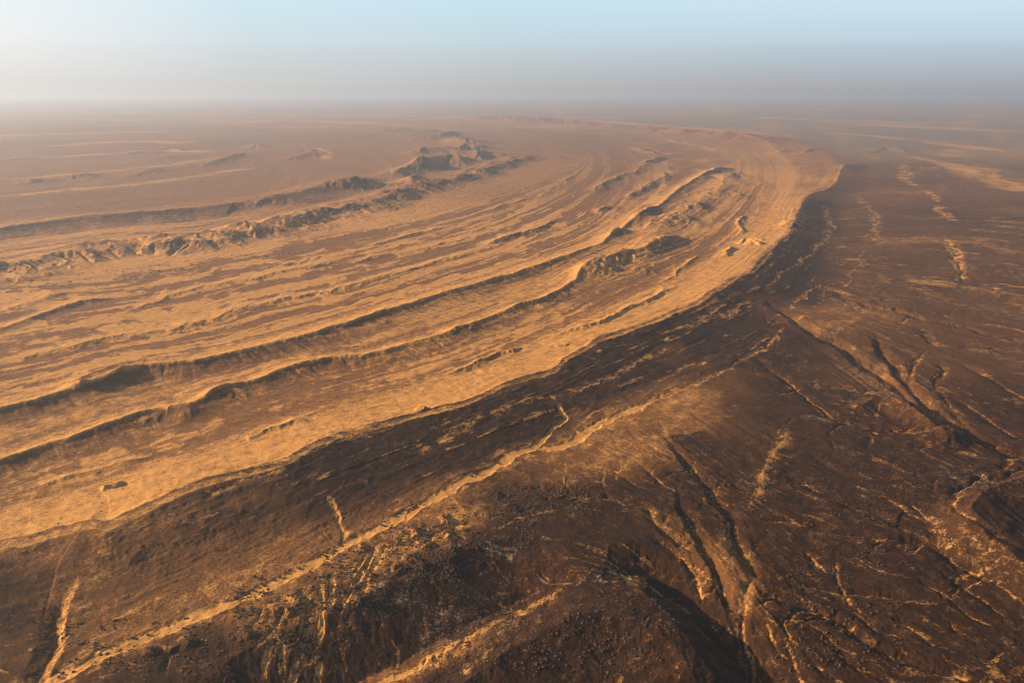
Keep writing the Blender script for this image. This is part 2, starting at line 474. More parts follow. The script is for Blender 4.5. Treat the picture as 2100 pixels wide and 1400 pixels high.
# the two long sand-topped ridges
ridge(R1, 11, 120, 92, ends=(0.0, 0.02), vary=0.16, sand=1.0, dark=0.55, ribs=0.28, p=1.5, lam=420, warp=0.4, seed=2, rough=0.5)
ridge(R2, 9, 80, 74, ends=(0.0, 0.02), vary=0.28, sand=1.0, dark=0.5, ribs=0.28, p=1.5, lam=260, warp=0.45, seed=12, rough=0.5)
# the fresh dune lying against the first ridge on the left
ridge([(132, 800), (160, 777), (205, 757), (262, 742), (330, 738), (395, 733)], 4.5, 20, 30, ends=(0.2, 0.3), vary=0.1, sand=0.5, dark=0.6, p=1.4, seed=15, rough=0.2)
ridge([(105, 802), (200, 783), (258, 760), (290, 748)], 9, 40, 26, ends=(0.3, 0.3), vary=0.1, sand=1.0, seed=16)
# knobs along the second ridge
for pts, h in [([(330, 838), (352, 832), (378, 838), (398, 851)], 12), ([(393, 823), (420, 812), (446, 797), (480, 800), (520, 818)], 12), ([(300, 868), (318, 858), (335, 866)], 8),
               ([(912, 682), (930, 676), (960, 672), (1000, 668)], 12), ([(1040, 628), (1080, 622), (1115, 612)], 10)]:
    ridge(pts, h * 0.32, 26, 44, ends=(0.3, 0.35), vary=0.1, dark=0.35, ribs=0.15, seed=int(h + pts[0][0]) % 50)
ridge([(1150, 590), (1260, 535), (1330, 485), (1400, 432), (1470, 385), (1500, 350)], 14, 150, 170, ends=(0.2, 0.15), vary=0.3, sand=0.2, seed=58, lam=300)
# the blocky hills where both ridges meet, shade on their lee faces partly painted in dark cover
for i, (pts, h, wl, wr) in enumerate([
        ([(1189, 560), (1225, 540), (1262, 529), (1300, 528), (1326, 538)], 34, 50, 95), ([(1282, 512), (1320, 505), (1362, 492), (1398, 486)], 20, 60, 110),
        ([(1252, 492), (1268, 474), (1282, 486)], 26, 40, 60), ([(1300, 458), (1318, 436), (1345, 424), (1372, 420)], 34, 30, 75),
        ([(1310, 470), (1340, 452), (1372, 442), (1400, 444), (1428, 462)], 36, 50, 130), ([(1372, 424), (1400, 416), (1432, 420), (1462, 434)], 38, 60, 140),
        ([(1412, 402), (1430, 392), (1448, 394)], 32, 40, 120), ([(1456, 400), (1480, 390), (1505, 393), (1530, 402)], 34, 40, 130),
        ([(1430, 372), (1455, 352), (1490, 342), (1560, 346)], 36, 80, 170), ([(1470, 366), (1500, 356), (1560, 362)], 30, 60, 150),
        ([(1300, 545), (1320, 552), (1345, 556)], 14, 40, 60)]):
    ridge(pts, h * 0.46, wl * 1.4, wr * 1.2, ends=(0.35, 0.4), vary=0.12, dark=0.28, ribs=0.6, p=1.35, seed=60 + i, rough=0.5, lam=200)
for pts, w in [([(1443, 398), (1452, 405), (1462, 412)], 40), ([(1478, 366), (1490, 372), (1502, 380)], 60), ([(1292, 470), (1306, 476)], 40), ([(1262, 520), (1272, 512), (1282, 518)], 40)]:
    band(pts, w, SAND, 1.0, clear=(DARK,))

# small sharp sand ribs on the plain
for i, (pts, h, wl, wr) in enumerate([
        ([(475, 914), (520, 900), (571, 879), (643, 864)], 4.0, 24, 14), ([(904, 773), (940, 758), (971, 746), (995, 733), (1021, 725), (1068, 718)], 6.0, 26, 16),
        ([(1104, 700), (1170, 680), (1236, 657), (1270, 642), (1307, 625), (1360, 598), (1398, 580)], 6.0, 28, 18),
        ([(1040, 727), (1062, 719), (1072, 719)], 4.0, 12, 12), ([(1140, 715), (1160, 712), (1168, 716)], 3, 14, 10),
        ([(1478, 528), (1490, 510), (1498, 502)], 9, 40, 28), ([(1513, 462), (1522, 448), (1530, 440)], 9, 40, 30), ([(1508, 470), (1514, 462), (1520, 478)], 8, 30, 30),
        ([(1513, 494), (1530, 493), (1558, 500)], 16, 40, 40), ([(1540, 489), (1552, 491), (1562, 494)], 9, 30, 26), ([(1603, 456), (1616, 460), (1632, 468)], 14, 60, 50),
        ([(60, 1000), (200, 965), (330, 925)], 3, 30, 16), ([(210, 1008), (232, 1002), (245, 1003)], 5, 12, 12), ([(850, 850), (866, 845), (876, 848)], 7, 12, 14), ([(1335, 590), (1370, 570), (1400, 550), (1440, 520)], 4, 30, 24)]):
    ridge(pts, h, wl, wr, ends=(0.25, 0.2), vary=0.3, sand=0.9, lam=80, seed=90 + i)

# long low sand ribs on the streaky plain
for i, (pts, h, wl, wr) in enumerate([
        (Q1, 5.5, 70, 32), ([(-100, 690), (0, 668), (89, 640), (150, 620), (230, 606)], 7, 60, 34), ([(250, 640), (300, 620), (400, 590), (520, 566), (700, 530)], 4, 60, 30),
        ([(990, 497), (1040, 483), (1090, 467), (1143, 446)], 9, 70, 40), ([(1217, 432), (1230, 425), (1247, 419)], 9, 60, 45), ([(1280, 407), (1327, 377), (1352, 362), (1377, 348)], 11, 80, 60),
        ([(1275, 405), (1310, 395), (1345, 372)], 6, 60, 40), ([(1200, 397), (1230, 380), (1260, 363), (1300, 350), (1337, 332)], 12, 90, 70), ([(1095, 405), (1140, 382), (1185, 355)], 7, 100, 60), ([(1325, 333), (1345, 322), (1362, 318)], 22, 90, 80),
        ([(700, 540), (780, 520), (900, 498), (1010, 470)], 4, 60, 40), ([(560, 545), (640, 528), (720, 512), (800, 498)], 4, 60, 40), ([(0, 632), (60, 620), (120, 600), (140, 596)], 5, 60, 36),
        ([(740, 505), (840, 478), (930, 455)], 5, 70, 40), ([(1000, 430), (1060, 412), (1100, 400)], 6, 80, 50), ([(1295, 298), (1320, 304), (1345, 312)], 18, 120, 80)]):
    ridge(pts, h, wl, wr, ends=(0.15, 0.15), vary=0.3, sand=1.0, lam=200, seed=120 + i)

# the rugged ridge far left and its dark dip slope
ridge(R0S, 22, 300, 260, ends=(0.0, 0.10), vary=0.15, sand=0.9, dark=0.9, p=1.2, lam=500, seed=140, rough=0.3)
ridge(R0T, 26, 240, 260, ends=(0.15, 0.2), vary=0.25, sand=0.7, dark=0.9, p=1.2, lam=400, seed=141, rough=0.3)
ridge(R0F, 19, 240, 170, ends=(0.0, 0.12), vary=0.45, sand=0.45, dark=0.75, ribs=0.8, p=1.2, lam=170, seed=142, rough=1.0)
for i, (x, y, w, h) in enumerate([(35, 572, 50, 26), (90, 558, 44, 24), (150, 512, 40, 24), (185, 508, 50, 30), (222, 506, 44, 30), (270, 496, 60, 38), (305, 494, 40, 34), (350, 490, 64, 44), (400, 486, 46, 38), (436, 482, 56, 40), (486, 468, 60, 44),
                                  (470, 488, 40, 24), (508, 472, 44, 36), (538, 464, 50, 40), (570, 458, 60, 36), (640, 438, 70, 40), (690, 424, 60, 40), (150, 545, 60, 20), (245, 520, 36, 14), (575, 462, 40, 24), (625, 455, 40, 24), (720, 446, 50, 22), (800, 428, 60, 18), (745, 416, 50, 36), (800, 402, 60, 44), (850, 388, 60, 44), (890, 376, 60, 44), (935, 366, 60, 46), (975, 354, 60, 46), (1020, 340, 60, 44), (1060, 328, 60, 40)]):
    ridge([(x - w * 0.42, y + 3), (x - w * 0.1, y - 7), (x + w * 0.22, y - 5), (x + w * 0.5, y + 5)], h * 0.30, 75, 120, ends=(0.3, 0.35), vary=0.3, sand=0.15, dark=0.6, ribs=0.7, p=1.3, lam=120, seed=200 + i, rough=0.9)
# the dune field at the nose of the fold, lee shade painted with dark cover
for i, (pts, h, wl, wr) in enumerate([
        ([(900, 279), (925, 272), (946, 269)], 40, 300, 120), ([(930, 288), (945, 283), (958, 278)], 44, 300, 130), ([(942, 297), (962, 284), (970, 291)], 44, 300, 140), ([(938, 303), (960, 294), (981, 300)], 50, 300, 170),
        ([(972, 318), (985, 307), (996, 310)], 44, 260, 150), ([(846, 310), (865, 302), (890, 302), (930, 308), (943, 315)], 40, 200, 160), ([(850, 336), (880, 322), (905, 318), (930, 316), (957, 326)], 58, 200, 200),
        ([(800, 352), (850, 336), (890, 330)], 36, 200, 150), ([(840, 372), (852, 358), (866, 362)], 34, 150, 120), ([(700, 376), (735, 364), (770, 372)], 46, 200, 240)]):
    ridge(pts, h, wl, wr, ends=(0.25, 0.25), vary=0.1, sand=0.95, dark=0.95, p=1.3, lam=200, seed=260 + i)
band([(880, 280), (930, 290), (990, 310), (1020, 318)], 420, SAND, 0.95, patch=0.2, clear=(DARK,))
band([(780, 360), (860, 348), (940, 332), (1010, 322), (1060, 318)], 170, SAND, 0.8, patch=0.5)
band([(560, 252), (700, 252), (790, 260), (880, 268), (930, 272)], 420, SAND, 0.95, patch=0.4, ends=(0.3, 0.1))
ridge([(640, 252), (720, 253), (800, 259), (870, 266), (905, 275)], 40, 500, 260, ends=(0.3, 0.2), vary=0.5, sand=0.9, dark=0.6, lam=700, seed=281)
ridge([(680, 262), (760, 263), (840, 272), (895, 285)], 40, 400, 200, ends=(0.3, 0.2), vary=0.4, sand=0.9, dark=0.6, lam=600, seed=282)
# the outer arc
band(LOOP2[1:], 520, SAND, 0.95, patch=0.25, ends=(0.12, 0.25), clear=(DARK,))
ridge([(1640, 296), (1560, 281), (1483, 270), (1400, 262), (1233, 250), (1067, 241), (933, 238), (820, 237)][::-1], 62, 700, 330, ends=(0.2, 0.2), vary=0.4, sand=0.6, dark=0.7, lam=1500, seed=290)
for i, (pts, w, v) in enumerate([([(1953, 338), (2000, 352), (2067, 376), (2140, 400)], 220, 1.0), ([(1880, 318), (1980, 335), (2100, 352)], 160, 0.7), ([(1500, 288), (1560, 294), (1600, 300)], 260, 1.0), ([(1590, 290), (1640, 300), (1700, 304)], 300, 0.5),
                                 ([(1767, 313), (1790, 320), (1817, 327), (1850, 330)], 90, 0.9), ([(1845, 335), (1855, 352), (1866, 380)], 60, 1.0), ([(1665, 305), (1678, 322), (1690, 335)], 80, 0.8), ([(1715, 340), (1724, 352)], 60, 0.7),
                                 ([(1690, 345), (1620, 350), (1560, 380)], 70, 0.5), ([(1900, 260), (2000, 262), (2120, 266)], 900, 0.5), ([(1640, 268), (1800, 280), (1950, 296), (2120, 320)], 260, 0.65), ([(1700, 252), (1900, 262), (2120, 280)], 600, 0.5)]):
    band(pts, w, SAND, v * 0.65, patch=0.6, soft=0.9, seed=300 + i, clear=(DARK,))
for i, (pts, h, wl, wr) in enumerate([([(1590, 312), (1610, 306), (1650, 308)], 24, 100, 120), ([(1655, 312), (1668, 304), (1676, 308)], 30, 80, 100), ([(1760, 312), (1800, 304), (1840, 306), (1870, 318)], 26, 150, 120), ([(1915, 372), (1935, 380), (1965, 380)], 16, 70, 80)]):
    ridge(pts, h * 0.45, wl, wr * 1.3, ends=(0.3, 0.3), vary=0.2, sand=0.5, dark=0.3, seed=320 + i)
# faint low hills further left
for i, (pts, h, wl, wr) in enumerate([
        ([(395, 342), (430, 333), (470, 322), (505, 313), (515, 316)], 40, 240, 200), ([(510, 300), (525, 292), (545, 302)], 48, 160, 180), ([(130, 362), (160, 357), (190, 352)], 34, 160, 180), ([(55, 372), (80, 366), (100, 362)], 34, 120, 150),
        ([(250, 312), (290, 307), (320, 310)], 30, 200, 200), ([(330, 302), (350, 299), (380, 305)], 30, 200, 200), ([(270, 360), (300, 352), (345, 345)], 26, 200, 160), ([(620, 305), (640, 312), (655, 320)], 40, 150, 180), ([(590, 325), (620, 318), (650, 312)], 34, 150, 150),
        ([(0, 330), (80, 318), (170, 308)], 24, 300, 220), ([(300, 330), (360, 322), (420, 325)], 26, 200, 200), ([(565, 304), (590, 301), (620, 305)], 22, 200, 160), ([(150, 280), (230, 277), (310, 281)], 30, 400, 300), ([(0, 300), (60, 297), (120, 300)], 30, 300, 300)]):
    ridge(pts, h * 0.5, wl, wr, ends=(0.25, 0.3), vary=0.3, sand=0.8, dark=0.25, lam=300, seed=340 + i, ribs=0.4)
band([(-100, 412), (0, 401), (150, 389), (300, 375), (420, 360), (560, 338)], 85, SAND, 0.75, soft=0.2, clear=(DARK,))
band([(430, 405), (480, 408), (520, 415)], 110, SAND, 0.7, patch=0.6)
band([(0, 496), (150, 478), (300, 455), (500, 432), (650, 405), (700, 395)], 70, RED, 0.8, patch=0.4)

# ------------------------------------------------------------------ foreground: the wash, its terrace and the valley below
f = line_field(WASH, 330.0)
d, s, u = f.d, f.s, f.u
wd = 8.5 * (1 + 0.45 * perlin(s / 60.0, np.zeros_like(s), 7) + 0.30 * perlin(s / 17.0, np.zeros_like(s), 8)) * (1 - 0.45 * smooth(0.55, 0.8, u))
on = (1 - smooth(0.55, 1.5, np.abs(d) / wd + 0.35 * perlin(s / 9.0, d / 5.0, 74))) * (1 - smooth(0.86, 1.0, u) * 0.6)
Z[f.sl] -= 1.0 * on
Z[f.sl] += np.where((d > 0), 0.5 * np.exp(-((d - wd - 1.5) / 2.2) ** 2), 0) * (1 - smooth(0.7, 0.8, u))
# sandy margin, ragged
rag = 0.5 + 0.8 * perlin(s / 30.0, d / 12.0, 71) + 0.5 * perlin(s / 11.0, d / 7.0, 73)
marg = prof(np.abs(d) / np.where(d < 0, 40.0, 52.0), 1.0) * np.clip(rag, 0, 1) * 0.75
m = np.maximum(on, marg) * (1 - 0.72 * smooth(1230, 1420, PX[f.sl]))
SAND[f.sl] = np.maximum(SAND[f.sl], m * 0.95); DARK[f.sl] *= 1 - 0.9 * m
TRACK = np.zeros_like(X); TRACK[f.sl] = np.where(on > 0.5, 1, 0)
f = line_field(WASH_ARM, 60.0)
m = taper(f.u, 0.0, 0.2) * (1 - smooth(0.6, 1.2, np.abs(f.d) / 5.0))
SAND[f.sl] = np.maximum(SAND[f.sl], m); DARK[f.sl] *= 1 - m; Z[f.sl] -= 1.5 * m
TRACK[f.sl] = np.maximum(TRACK[f.sl], np.where(m > 0.5, 1, 0))

VALLEY = [(600, 1460), (736, 1385), (843, 1336), (900, 1300), (986, 1257), (1057, 1221), (1129, 1200), (1200, 1186)]
f = gully(VALLEY, 22, 85, 90, ends=(0.0, 0.25), p=1.0, vary=0.1, seed=41, big=True)
GORGE = [(1200, 1184), (1257, 1196), (1336, 1186), (1400, 1228), (1440, 1256), (1471, 1292), (1507, 1343), (1545, 1400), (1590, 1480)]
f = gully(GORGE, 24, 50, 50, ends=(0.4, 0.0), p=1.2, vary=0.15, seed=42, big=True)
# the near hill, bottom centre, falling into the gorge on its right
ridge([(760, 1480), (900, 1420), (1040, 1330), (1150, 1262), (1250, 1250), (1330, 1270), (1400, 1340), (1450, 1430)], 11, 60, 90, ends=(0.15, 0.1), vary=0.25, dark=0.6, ribs=0.08, p=1.2, lam=60, seed=43, rough=0.8)
band(VALLEY, 6, SAND, 0.85, ends=(0.0, 0.15), patch=0.2, clear=(DARK,))
band(VALLEY, 18, SAND, 0.3, ends=(0.0, 0.2), patch=0.6)
# blocky slope under the wash: ribs and chutes
for i, (pts, dep, wl, wr, sd) in enumerate([
        ([(629, 1205), (632, 1240), (624, 1290), (610, 1340)], 10, 18, 12, 0.8), ([(343, 1300), (341, 1340), (338, 1395)], 9, 16, 8, 0.5), ([(868, 1062), (876, 1085), (889, 1114), (900, 1140)], 9, 20, 8, 0.9),
        ([(929, 1042), (934, 1080), (940, 1115), (945, 1150)], 9, 18, 9, 0.9), ([(800, 1100), (775, 1150), (752, 1190), (738, 1230), (722, 1262)], 7, 12, 7, 1.0), ([(785, 1105), (755, 1160), (720, 1210), (690, 1260), (680, 1285)], 8, 14, 7, 1.0),
        ([(760, 1120), (735, 1165), (712, 1200)], 4, 8, 6, 0.8), ([(580, 1240), (560, 1280), (520, 1325), (500, 1340)], 6, 10, 7, 0.8), ([(540, 1235), (520, 1270), (495, 1300)], 6, 10, 7, 0.6), ([(660, 1180), (662, 1230), (655, 1290), (640, 1340)], 5, 10, 8, 0.9),
        ([(690, 1160), (684, 1210), (670, 1270)], 4, 9, 8, 0.8), ([(560, 1290), (548, 1330), (540, 1390)], 5, 10, 8, 0.8), ([(590, 1275), (580, 1330), (585, 1395)], 4, 9, 8, 0.6), ([(610, 1330), (596, 1370), (585, 1410)], 4, 9, 8, 0.8), ([(655, 1320), (648, 1360), (640, 1400)], 4, 9, 8, 0.8)]):
    gully(pts, dep * 0.5, wl, wr, ends=(0.35, 0.5), sand=sd, sw=0.35, p=1.0, lam=25, seed=400 + i)
    band(pts, 3.2, SAND, 0.9 * sd, ends=(0.15, 0.4), patch=0.35, seed=405 + i, clear=(DARK,))
for i, (x, y, w, h) in enumerate([(606, 1222, 36, 10), (560, 1240, 30, 7), (585, 1248, 24, 6), (500, 1290, 40, 8), (850, 1085, 40, 9), (868, 1110, 34, 9), (908, 1060, 30, 8), (915, 1090, 30, 8), (835, 1140, 44, 8), (810, 1160, 40, 8), (860, 1150, 40, 7), (925, 1120, 26, 7), (740, 1120, 20, 6), (752, 1170, 22, 7), (722, 1195, 20, 7), (735, 1225, 20, 6), (340, 1320, 26, 7), (300, 1330, 40, 6), (1010, 1008, 60, 5), (1050, 1040, 60, 5), (1120, 1030, 60, 5), (380, 1310, 40, 6)]):
    ridge([(x - w * 0.4, y - 2), (x, y - 5), (x + w * 0.4, y + 6)], h * 0.5, 10, 14, ends=(0.3, 0.3), vary=0.4, dark=0.9, ribs=0.4, p=1.1, lam=8, seed=430 + i, rough=1.0)

# the pale gully in the lower left
PALE_G = [(168, 1175), (160, 1195), (138, 1232), (124, 1279), (116, 1321), (102, 1354), (84, 1390), (72, 1420)]
gully([(x - 7, y) for x, y in PALE_G], 7, 16, 26, ends=(0.45, 0.0), p=1.1, lam=60, seed=44)
band([(x + 3, y) for x, y in PALE_G], 5.0, SAND, 0.68, ends=(0.3, 0.0), patch=0.45, clear=(DARK,))
band([(x + 14, y) for x, y in PALE_G], 16, SAND, 0.35, ends=(0.3, 0.0), patch=0.7)
band([(676, 1020), (686, 1045), (694, 1066), (706, 1090), (700, 1112)], 4.5, SAND, 0.7, patch=0.4, clear=(DARK,))
gully([(676, 1020), (686, 1045), (694, 1066), (706, 1090), (700, 1112)], 2.5, 9, 8, ends=(0.4, 0.1), seed=45)
gully([(150, 1350), (110, 1375), (60, 1410)], 4, 12, 10, ends=(0.5, 0.1), seed=46)
gully([(190, 1099), (205, 1097), (216, 1097)], 5, 12, 10, ends=(0.5, 0.1), seed=47)

# ------------------------------------------------------------------ the right-hand ground: gullies and spurs
def g(pts, dep, wl, wr, **k):
    if pts[0][1] > 660:
        o_ = 2.0 + 0.14 * wr
        band([(x + o_, y - 1) for x, y in pts], 0.9 + 0.075 * wr, SAND, 0.50, ends=(0.3, 0.1), patch=0.45, seed=int(pts[0][0]) % 300, clear=(DARK,))  # sand stripe painted along the right bank as its sunlit edge
    k.setdefault('seed', int(pts[0][0] * 7 + pts[0][1]) % 900)
    return gully(pts, dep, wl, wr, **k)
g([(1540, 608), (1575, 625), (1621, 650), (1650, 668), (1675, 684), (1707, 700), (1743, 721), (1779, 750), (1811, 775), (1843, 796), (1875, 825), (1907, 850), (1946, 873), (2007, 902), (2079, 931), (2200, 975)], 15, 46, 42, ends=(0.2, 0), sand=0.35, sw=0.16, p=1.2)
g([(1707, 700), (1750, 708), (1800, 716)], 6, 26, 24, ends=(0.2, 0.2), sand=0.5, sw=0.2)
g([(1790, 680), (1800, 696), (1814, 718), (1829, 743), (1846, 771), (1871, 793), (1896, 823), (1925, 855)], 17, 34, 30, ends=(0.3, 0.05), p=1.2, sand=0.2, sw=0.15)
g([(1700, 592), (1721, 600), (1757, 618), (1829, 636), (1900, 654), (1954, 668), (2025, 686), (2100, 701), (2250, 735)], 9, 40, 40, ends=(0.3, 0), sand=0.2, sw=0.2)
g([(1720, 595), (1745, 620), (1765, 648)], 5, 30, 30, ends=(0.3, 0.3), sand=0.4)
g([(1540, 725), (1557, 736), (1600, 764), (1643, 800), (1679, 829), (1711, 857), (1757, 870), (1829, 880), (1900, 888), (1971, 894), (2030, 912)], 8, 26, 24, ends=(0.2, 0.1), sand=0.5, sw=0.16)
g([(1620, 770), (1700, 782), (1780, 800), (1830, 812)], 4, 24, 24, ends=(0.3, 0.3), pale=0.6, sw=0.25)
g([(1730, 800), (1770, 797), (1815, 796), (1850, 800)], 4, 18, 22, ends=(0.3, 0.2), pale=0.9, sw=0.3)
# the spur beside the main gully, its shaded side also painted dark
ridge([(1800, 798), (1830, 806), (1870, 830), (1910, 856), (1950, 878), (1985, 898)], 17, 80, 44, ends=(0.2, 0.25), vary=0.15, dark=0.7, p=1.2, seed=501)
ridge([(1745, 830), (1760, 818), (1785, 808), (1815, 802)], 7, 24, 60, ends=(0.3, 0.2), vary=0.2, sand=0.3, seed=502)
g([(1345, 880), (1372, 905), (1400, 936), (1421, 961), (1454, 1000), (1464, 1020), (1489, 1046), (1505, 1068), (1512, 1100), (1516, 1125), (1524, 1148), (1554, 1181)], 12, 22, 18, ends=(0.35, 0), sand=0.45, sw=0.2, p=1.1)
g([(1554, 1181), (1540, 1205), (1528, 1235), (1524, 1262), (1535, 1300), (1550, 1350), (1570, 1420)], 7, 16, 16, ends=(0.1, 0), pale=0.6, sw=0.4)
ridge([(1609, 862), (1613, 879), (1605, 897), (1589, 915), (1580, 932), (1570, 958), (1558, 990), (1553, 1005), (1540, 1030), (1520, 1055)], 2.6, 15, 24, ends=(0.15, 0.2), vary=0.2, sand=0.75, ribs=0.0, seed=505)
band([(1609, 870), (1600, 905), (1585, 940), (1560, 1000), (1530, 1050)], 12, SAND, 0.4, patch=0.7)
g([(1640, 850), (1608, 864)], 2, 10, 10, sand=0.4)
g([(1039, 1000), (1129, 1004), (1190, 1010), (1236, 1016), (1286, 1027), (1325, 1036), (1335, 1052), (1343, 1071), (1360, 1085), (1379, 1096), (1400, 1113), (1440, 1140)], 7, 20, 16, ends=(0.25, 0.1), sand=0.55, sw=0.16)
g([(1385, 1000), (1400, 1035), (1412, 1064), (1428, 1100), (1446, 1136), (1471, 1175), (1496, 1221), (1521, 1252)], 12, 20, 15, ends=(0.3, 0.05), sand=0.4, sw=0.16, p=1.1)
g([(1330, 1090), (1370, 1118), (1420, 1150), (1450, 1180)], 9, 24, 20, ends=(0.3, 0.2), p=1.1)
g([(1400, 1130), (1425, 1170), (1440, 1205)], 6, 12, 14, ends=(0.3, 0.2))
g([(1100, 1150), (1125, 1168), (1150, 1178), (1180, 1186)], 5, 14, 12, ends=(0.2, 0), pale=0.9, sw=0.35)
g([(1170, 1115), (1220, 1128), (1262, 1150), (1280, 1172)], 5, 14, 12, ends=(0.3, 0.1), pale=0.9, sw=0.3)
band([(1180, 1184), (1240, 1172), (1290, 1170), (1340, 1180), (1400, 1212), (1450, 1240)], 15, PALE, 0.65, patch=0.7, ends=(0.15, 0.2))
band([(980, 1118), (1020, 1120), (1065, 1125)], 14, PALE, 0.8, patch=0.6)
band([(760, 1190), (800, 1205), (840, 1195)], 12, PALE, 0.5, patch=0.6)
g([(1815, 1096), (1846, 1104), (1900, 1112), (1954, 1146), (2014, 1186), (2100, 1240), (2200, 1290)], 10, 24, 22, ends=(0.15, 0), p=1.15)
g([(1560, 1205), (1579, 1218), (1650, 1243), (1704, 1264), (1757, 1304), (1829, 1346), (1936, 1384), (2050, 1420)], 8, 20, 18, ends=(0.1, 0), p=1.15, pale=0.25, sw=0.25)
g([(1600, 1190), (1680, 1205), (1760, 1215), (1850, 1228), (1930, 1240)], 5, 18, 20, ends=(0.2, 0.3))
g([(1640, 1070), (1700, 1090), (1760, 1096), (1830, 1100)], 6, 26, 20, ends=(0.2, 0.2))
g([(1700, 1010), (1760, 1040), (1820, 1065), (1870, 1092)], 5, 22, 18, ends=(0.3, 0.2))
g([(1555, 1062), (1600, 1065), (1660, 1078)], 4, 14, 14, ends=(0.2, 0.3), sand=0.3)
g([(1711, 1136), (1715, 1170), (1729, 1211), (1745, 1240), (1775, 1255)], 3, 9, 9, ends=(0.3, 0.3), sand=0.5, sw=0.35)
g([(1700, 1120), (1740, 1130), (1800, 1165), (1860, 1180)], 3, 14, 12, ends=(0.3, 0.3), pale=0.5, sw=0.3)
g([(1860, 1020), (1900, 1060), (1925, 1082)], 2.5, 12, 12, ends=(0.3, 0.3), sand=0.35)
g([(1940, 1270), (1960, 1290), (1985, 1300)], 3, 10, 9, ends=(0.3, 0.3), sand=0.5, sw=0.3)
g([(1990, 1330), (2025, 1352), (2060, 1335)], 3, 12, 12, ends=(0.3, 0.3), sand=0.5, sw=0.3)
for x0, y0, x1, y1, dp in [(1560, 1255, 1610, 1340, 5), (1585, 1250, 1640, 1330, 4), (1600, 1290, 1650, 1400, 4), (1640, 1270, 1760, 1345, 4), (1660, 1300, 1800, 1390, 5), (1720, 1240, 1850, 1310, 4), (1800, 1260, 1960, 1340, 4), (1870, 1180, 2040, 1290, 4), (1900, 1150, 2080, 1270, 3), (1650, 1350, 1760, 1420, 4), (1780, 1000, 1900, 1070, 3), (1620, 980, 1700, 1010, 3), (1640, 1120, 1700, 1180, 4), (1250, 960, 1330, 1000, 3), (1300, 940, 1390, 1010, 3)]:
    g([(x0, y0), ((x0 * 2 + x1) / 3, (y0 * 2 + y1) / 3 - 3), ((x0 + 2 * x1) / 3, (y0 + 2 * y1) / 3 + 3), (x1, y1)], dp, 16, 14, ends=(0.3, 0.3), vary=0.5, lam=20)
trng = np.random.default_rng(5)
def rills(pts, n, l0, l1, sides=(-1, 1), dep=2.2, w=7.0, sand=0.42, depth=1):
    P = spline(pts, 8)
    for _ in range(n):
        i = int(trng.integers(2, len(P) - 2))
        t = P[i - 1] - P[i + 1]; t = t / (np.hypot(*t) + 1e-9)          # upstream
        a = math.radians(trng.uniform(18, 55)) * trng.choice(sides)
        d = np.array([t[0] * math.cos(a) - t[1] * math.sin(a), t[0] * math.sin(a) + t[1] * math.cos(a)])
        L = trng.uniform(l0, l1); q = P[i].copy(); out = [tuple(q)]
        for k in range(5):
            b = math.radians(trng.normal() * 16)
            d = np.array([d[0] * math.cos(b) - d[1] * math.sin(b), d[0] * math.sin(b) + d[1] * math.cos(b)])
            q = q + d * L / 5 * np.array([1, 0.75]); out.append((float(q[0]), float(q[1])))
        gully(out[::-1], dep, w, w * 0.9, ends=(0.7, 0.0), sand=sand, sw=0.45, p=1.0, vary=0.4, lam=15, seed=int(trng.integers(1, 900)))
        if depth:
            rills(out[::-1], 2, l0 * 0.45, l1 * 0.5, sides, dep * 0.6, w * 0.7, sand * 0.8, 0)
rills([(1575, 625), (1675, 684), (1779, 750), (1875, 825), (2007, 902), (2100, 940)], 14, 50, 130, dep=3.5, w=14)
rills([(1721, 600), (1829, 636), (1954, 668), (2100, 701)], 8, 50, 120, dep=3, w=16)
rills([(1557, 736), (1643, 800), (1757, 870), (1900, 888)], 9, 40, 110, dep=2.6, w=10)
rills([(1372, 905), (1421, 961), (1464, 1020), (1512, 1100), (1554, 1181)], 12, 40, 120, dep=2.6, w=8)
rills([(1130, 1004), (1236, 1016), (1325, 1036), (1379, 1096), (1440, 1140)], 10, 40, 100, dep=2.2, w=8)
rills([(1400, 1035), (1446, 1136), (1521, 1252)], 8, 30, 90, dep=2.2, w=7)
rills([(1815, 1096), (1900, 1112), (2014, 1186), (2100, 1240)], 10, 50, 130, dep=2.6, w=8)
rills([(1560, 1205), (1650, 1243), (1757, 1304), (1936, 1384)], 14, 50, 140, dep=2.6, w=7)
rills([(1954, 1028), (1985, 1092), (2080, 1160)], 8, 30, 80, dep=2.2, w=7)
rills([(1850, 850), (1960, 940), (2100, 1010)], 8, 60, 140, dep=2.0, w=9)
rills([(843, 1336), (986, 1257), (1129, 1200)], 12, 40, 110, sides=(-1,), dep=1.6, w=5, sand=0.5)
rills([(136, 1232), (114, 1321), (82, 1390)], 6, 30, 90, dep=1.8, w=6)
rills([(411, 1252), (607, 1168), (771, 1082), (914, 1007)], 14, 40, 120, sides=(1,), dep=1.2, w=5, sand=0.3)
# pale scree bands running to the lower right
band([(1880, 1000), (1920, 1050), (1970, 1110), (2030, 1165), (2100, 1215)], 24, PALE, 0.34, patch=0.9)  # scree and sand tones along here also paint sunlit streaks
band([(1880, 1000), (1920, 1050), (1970, 1110), (2030, 1165), (2100, 1215)], 26, SAND, 0.14, patch=0.9, seed=12)
band([(1480, 1055), (1490, 1100), (1500, 1150), (1530, 1190)], 14, PALE, 0.4, patch=0.5)
band([(1880, 1190), (1930, 1215), (1960, 1230)], 10, PALE, 0.3, patch=0.6)
band([(2040, 1290), (2060, 1320), (2050, 1380)], 18, PALE, 0.2, patch=0.6)
band([(1640, 850), (1690, 850), (1705, 860)], 10, PALE, 0.7, patch=0.5)
band([(1800, 1390), (1900, 1396), (2000, 1390), (2100, 1350)], 16, SAND, 0.4, patch=0.8)
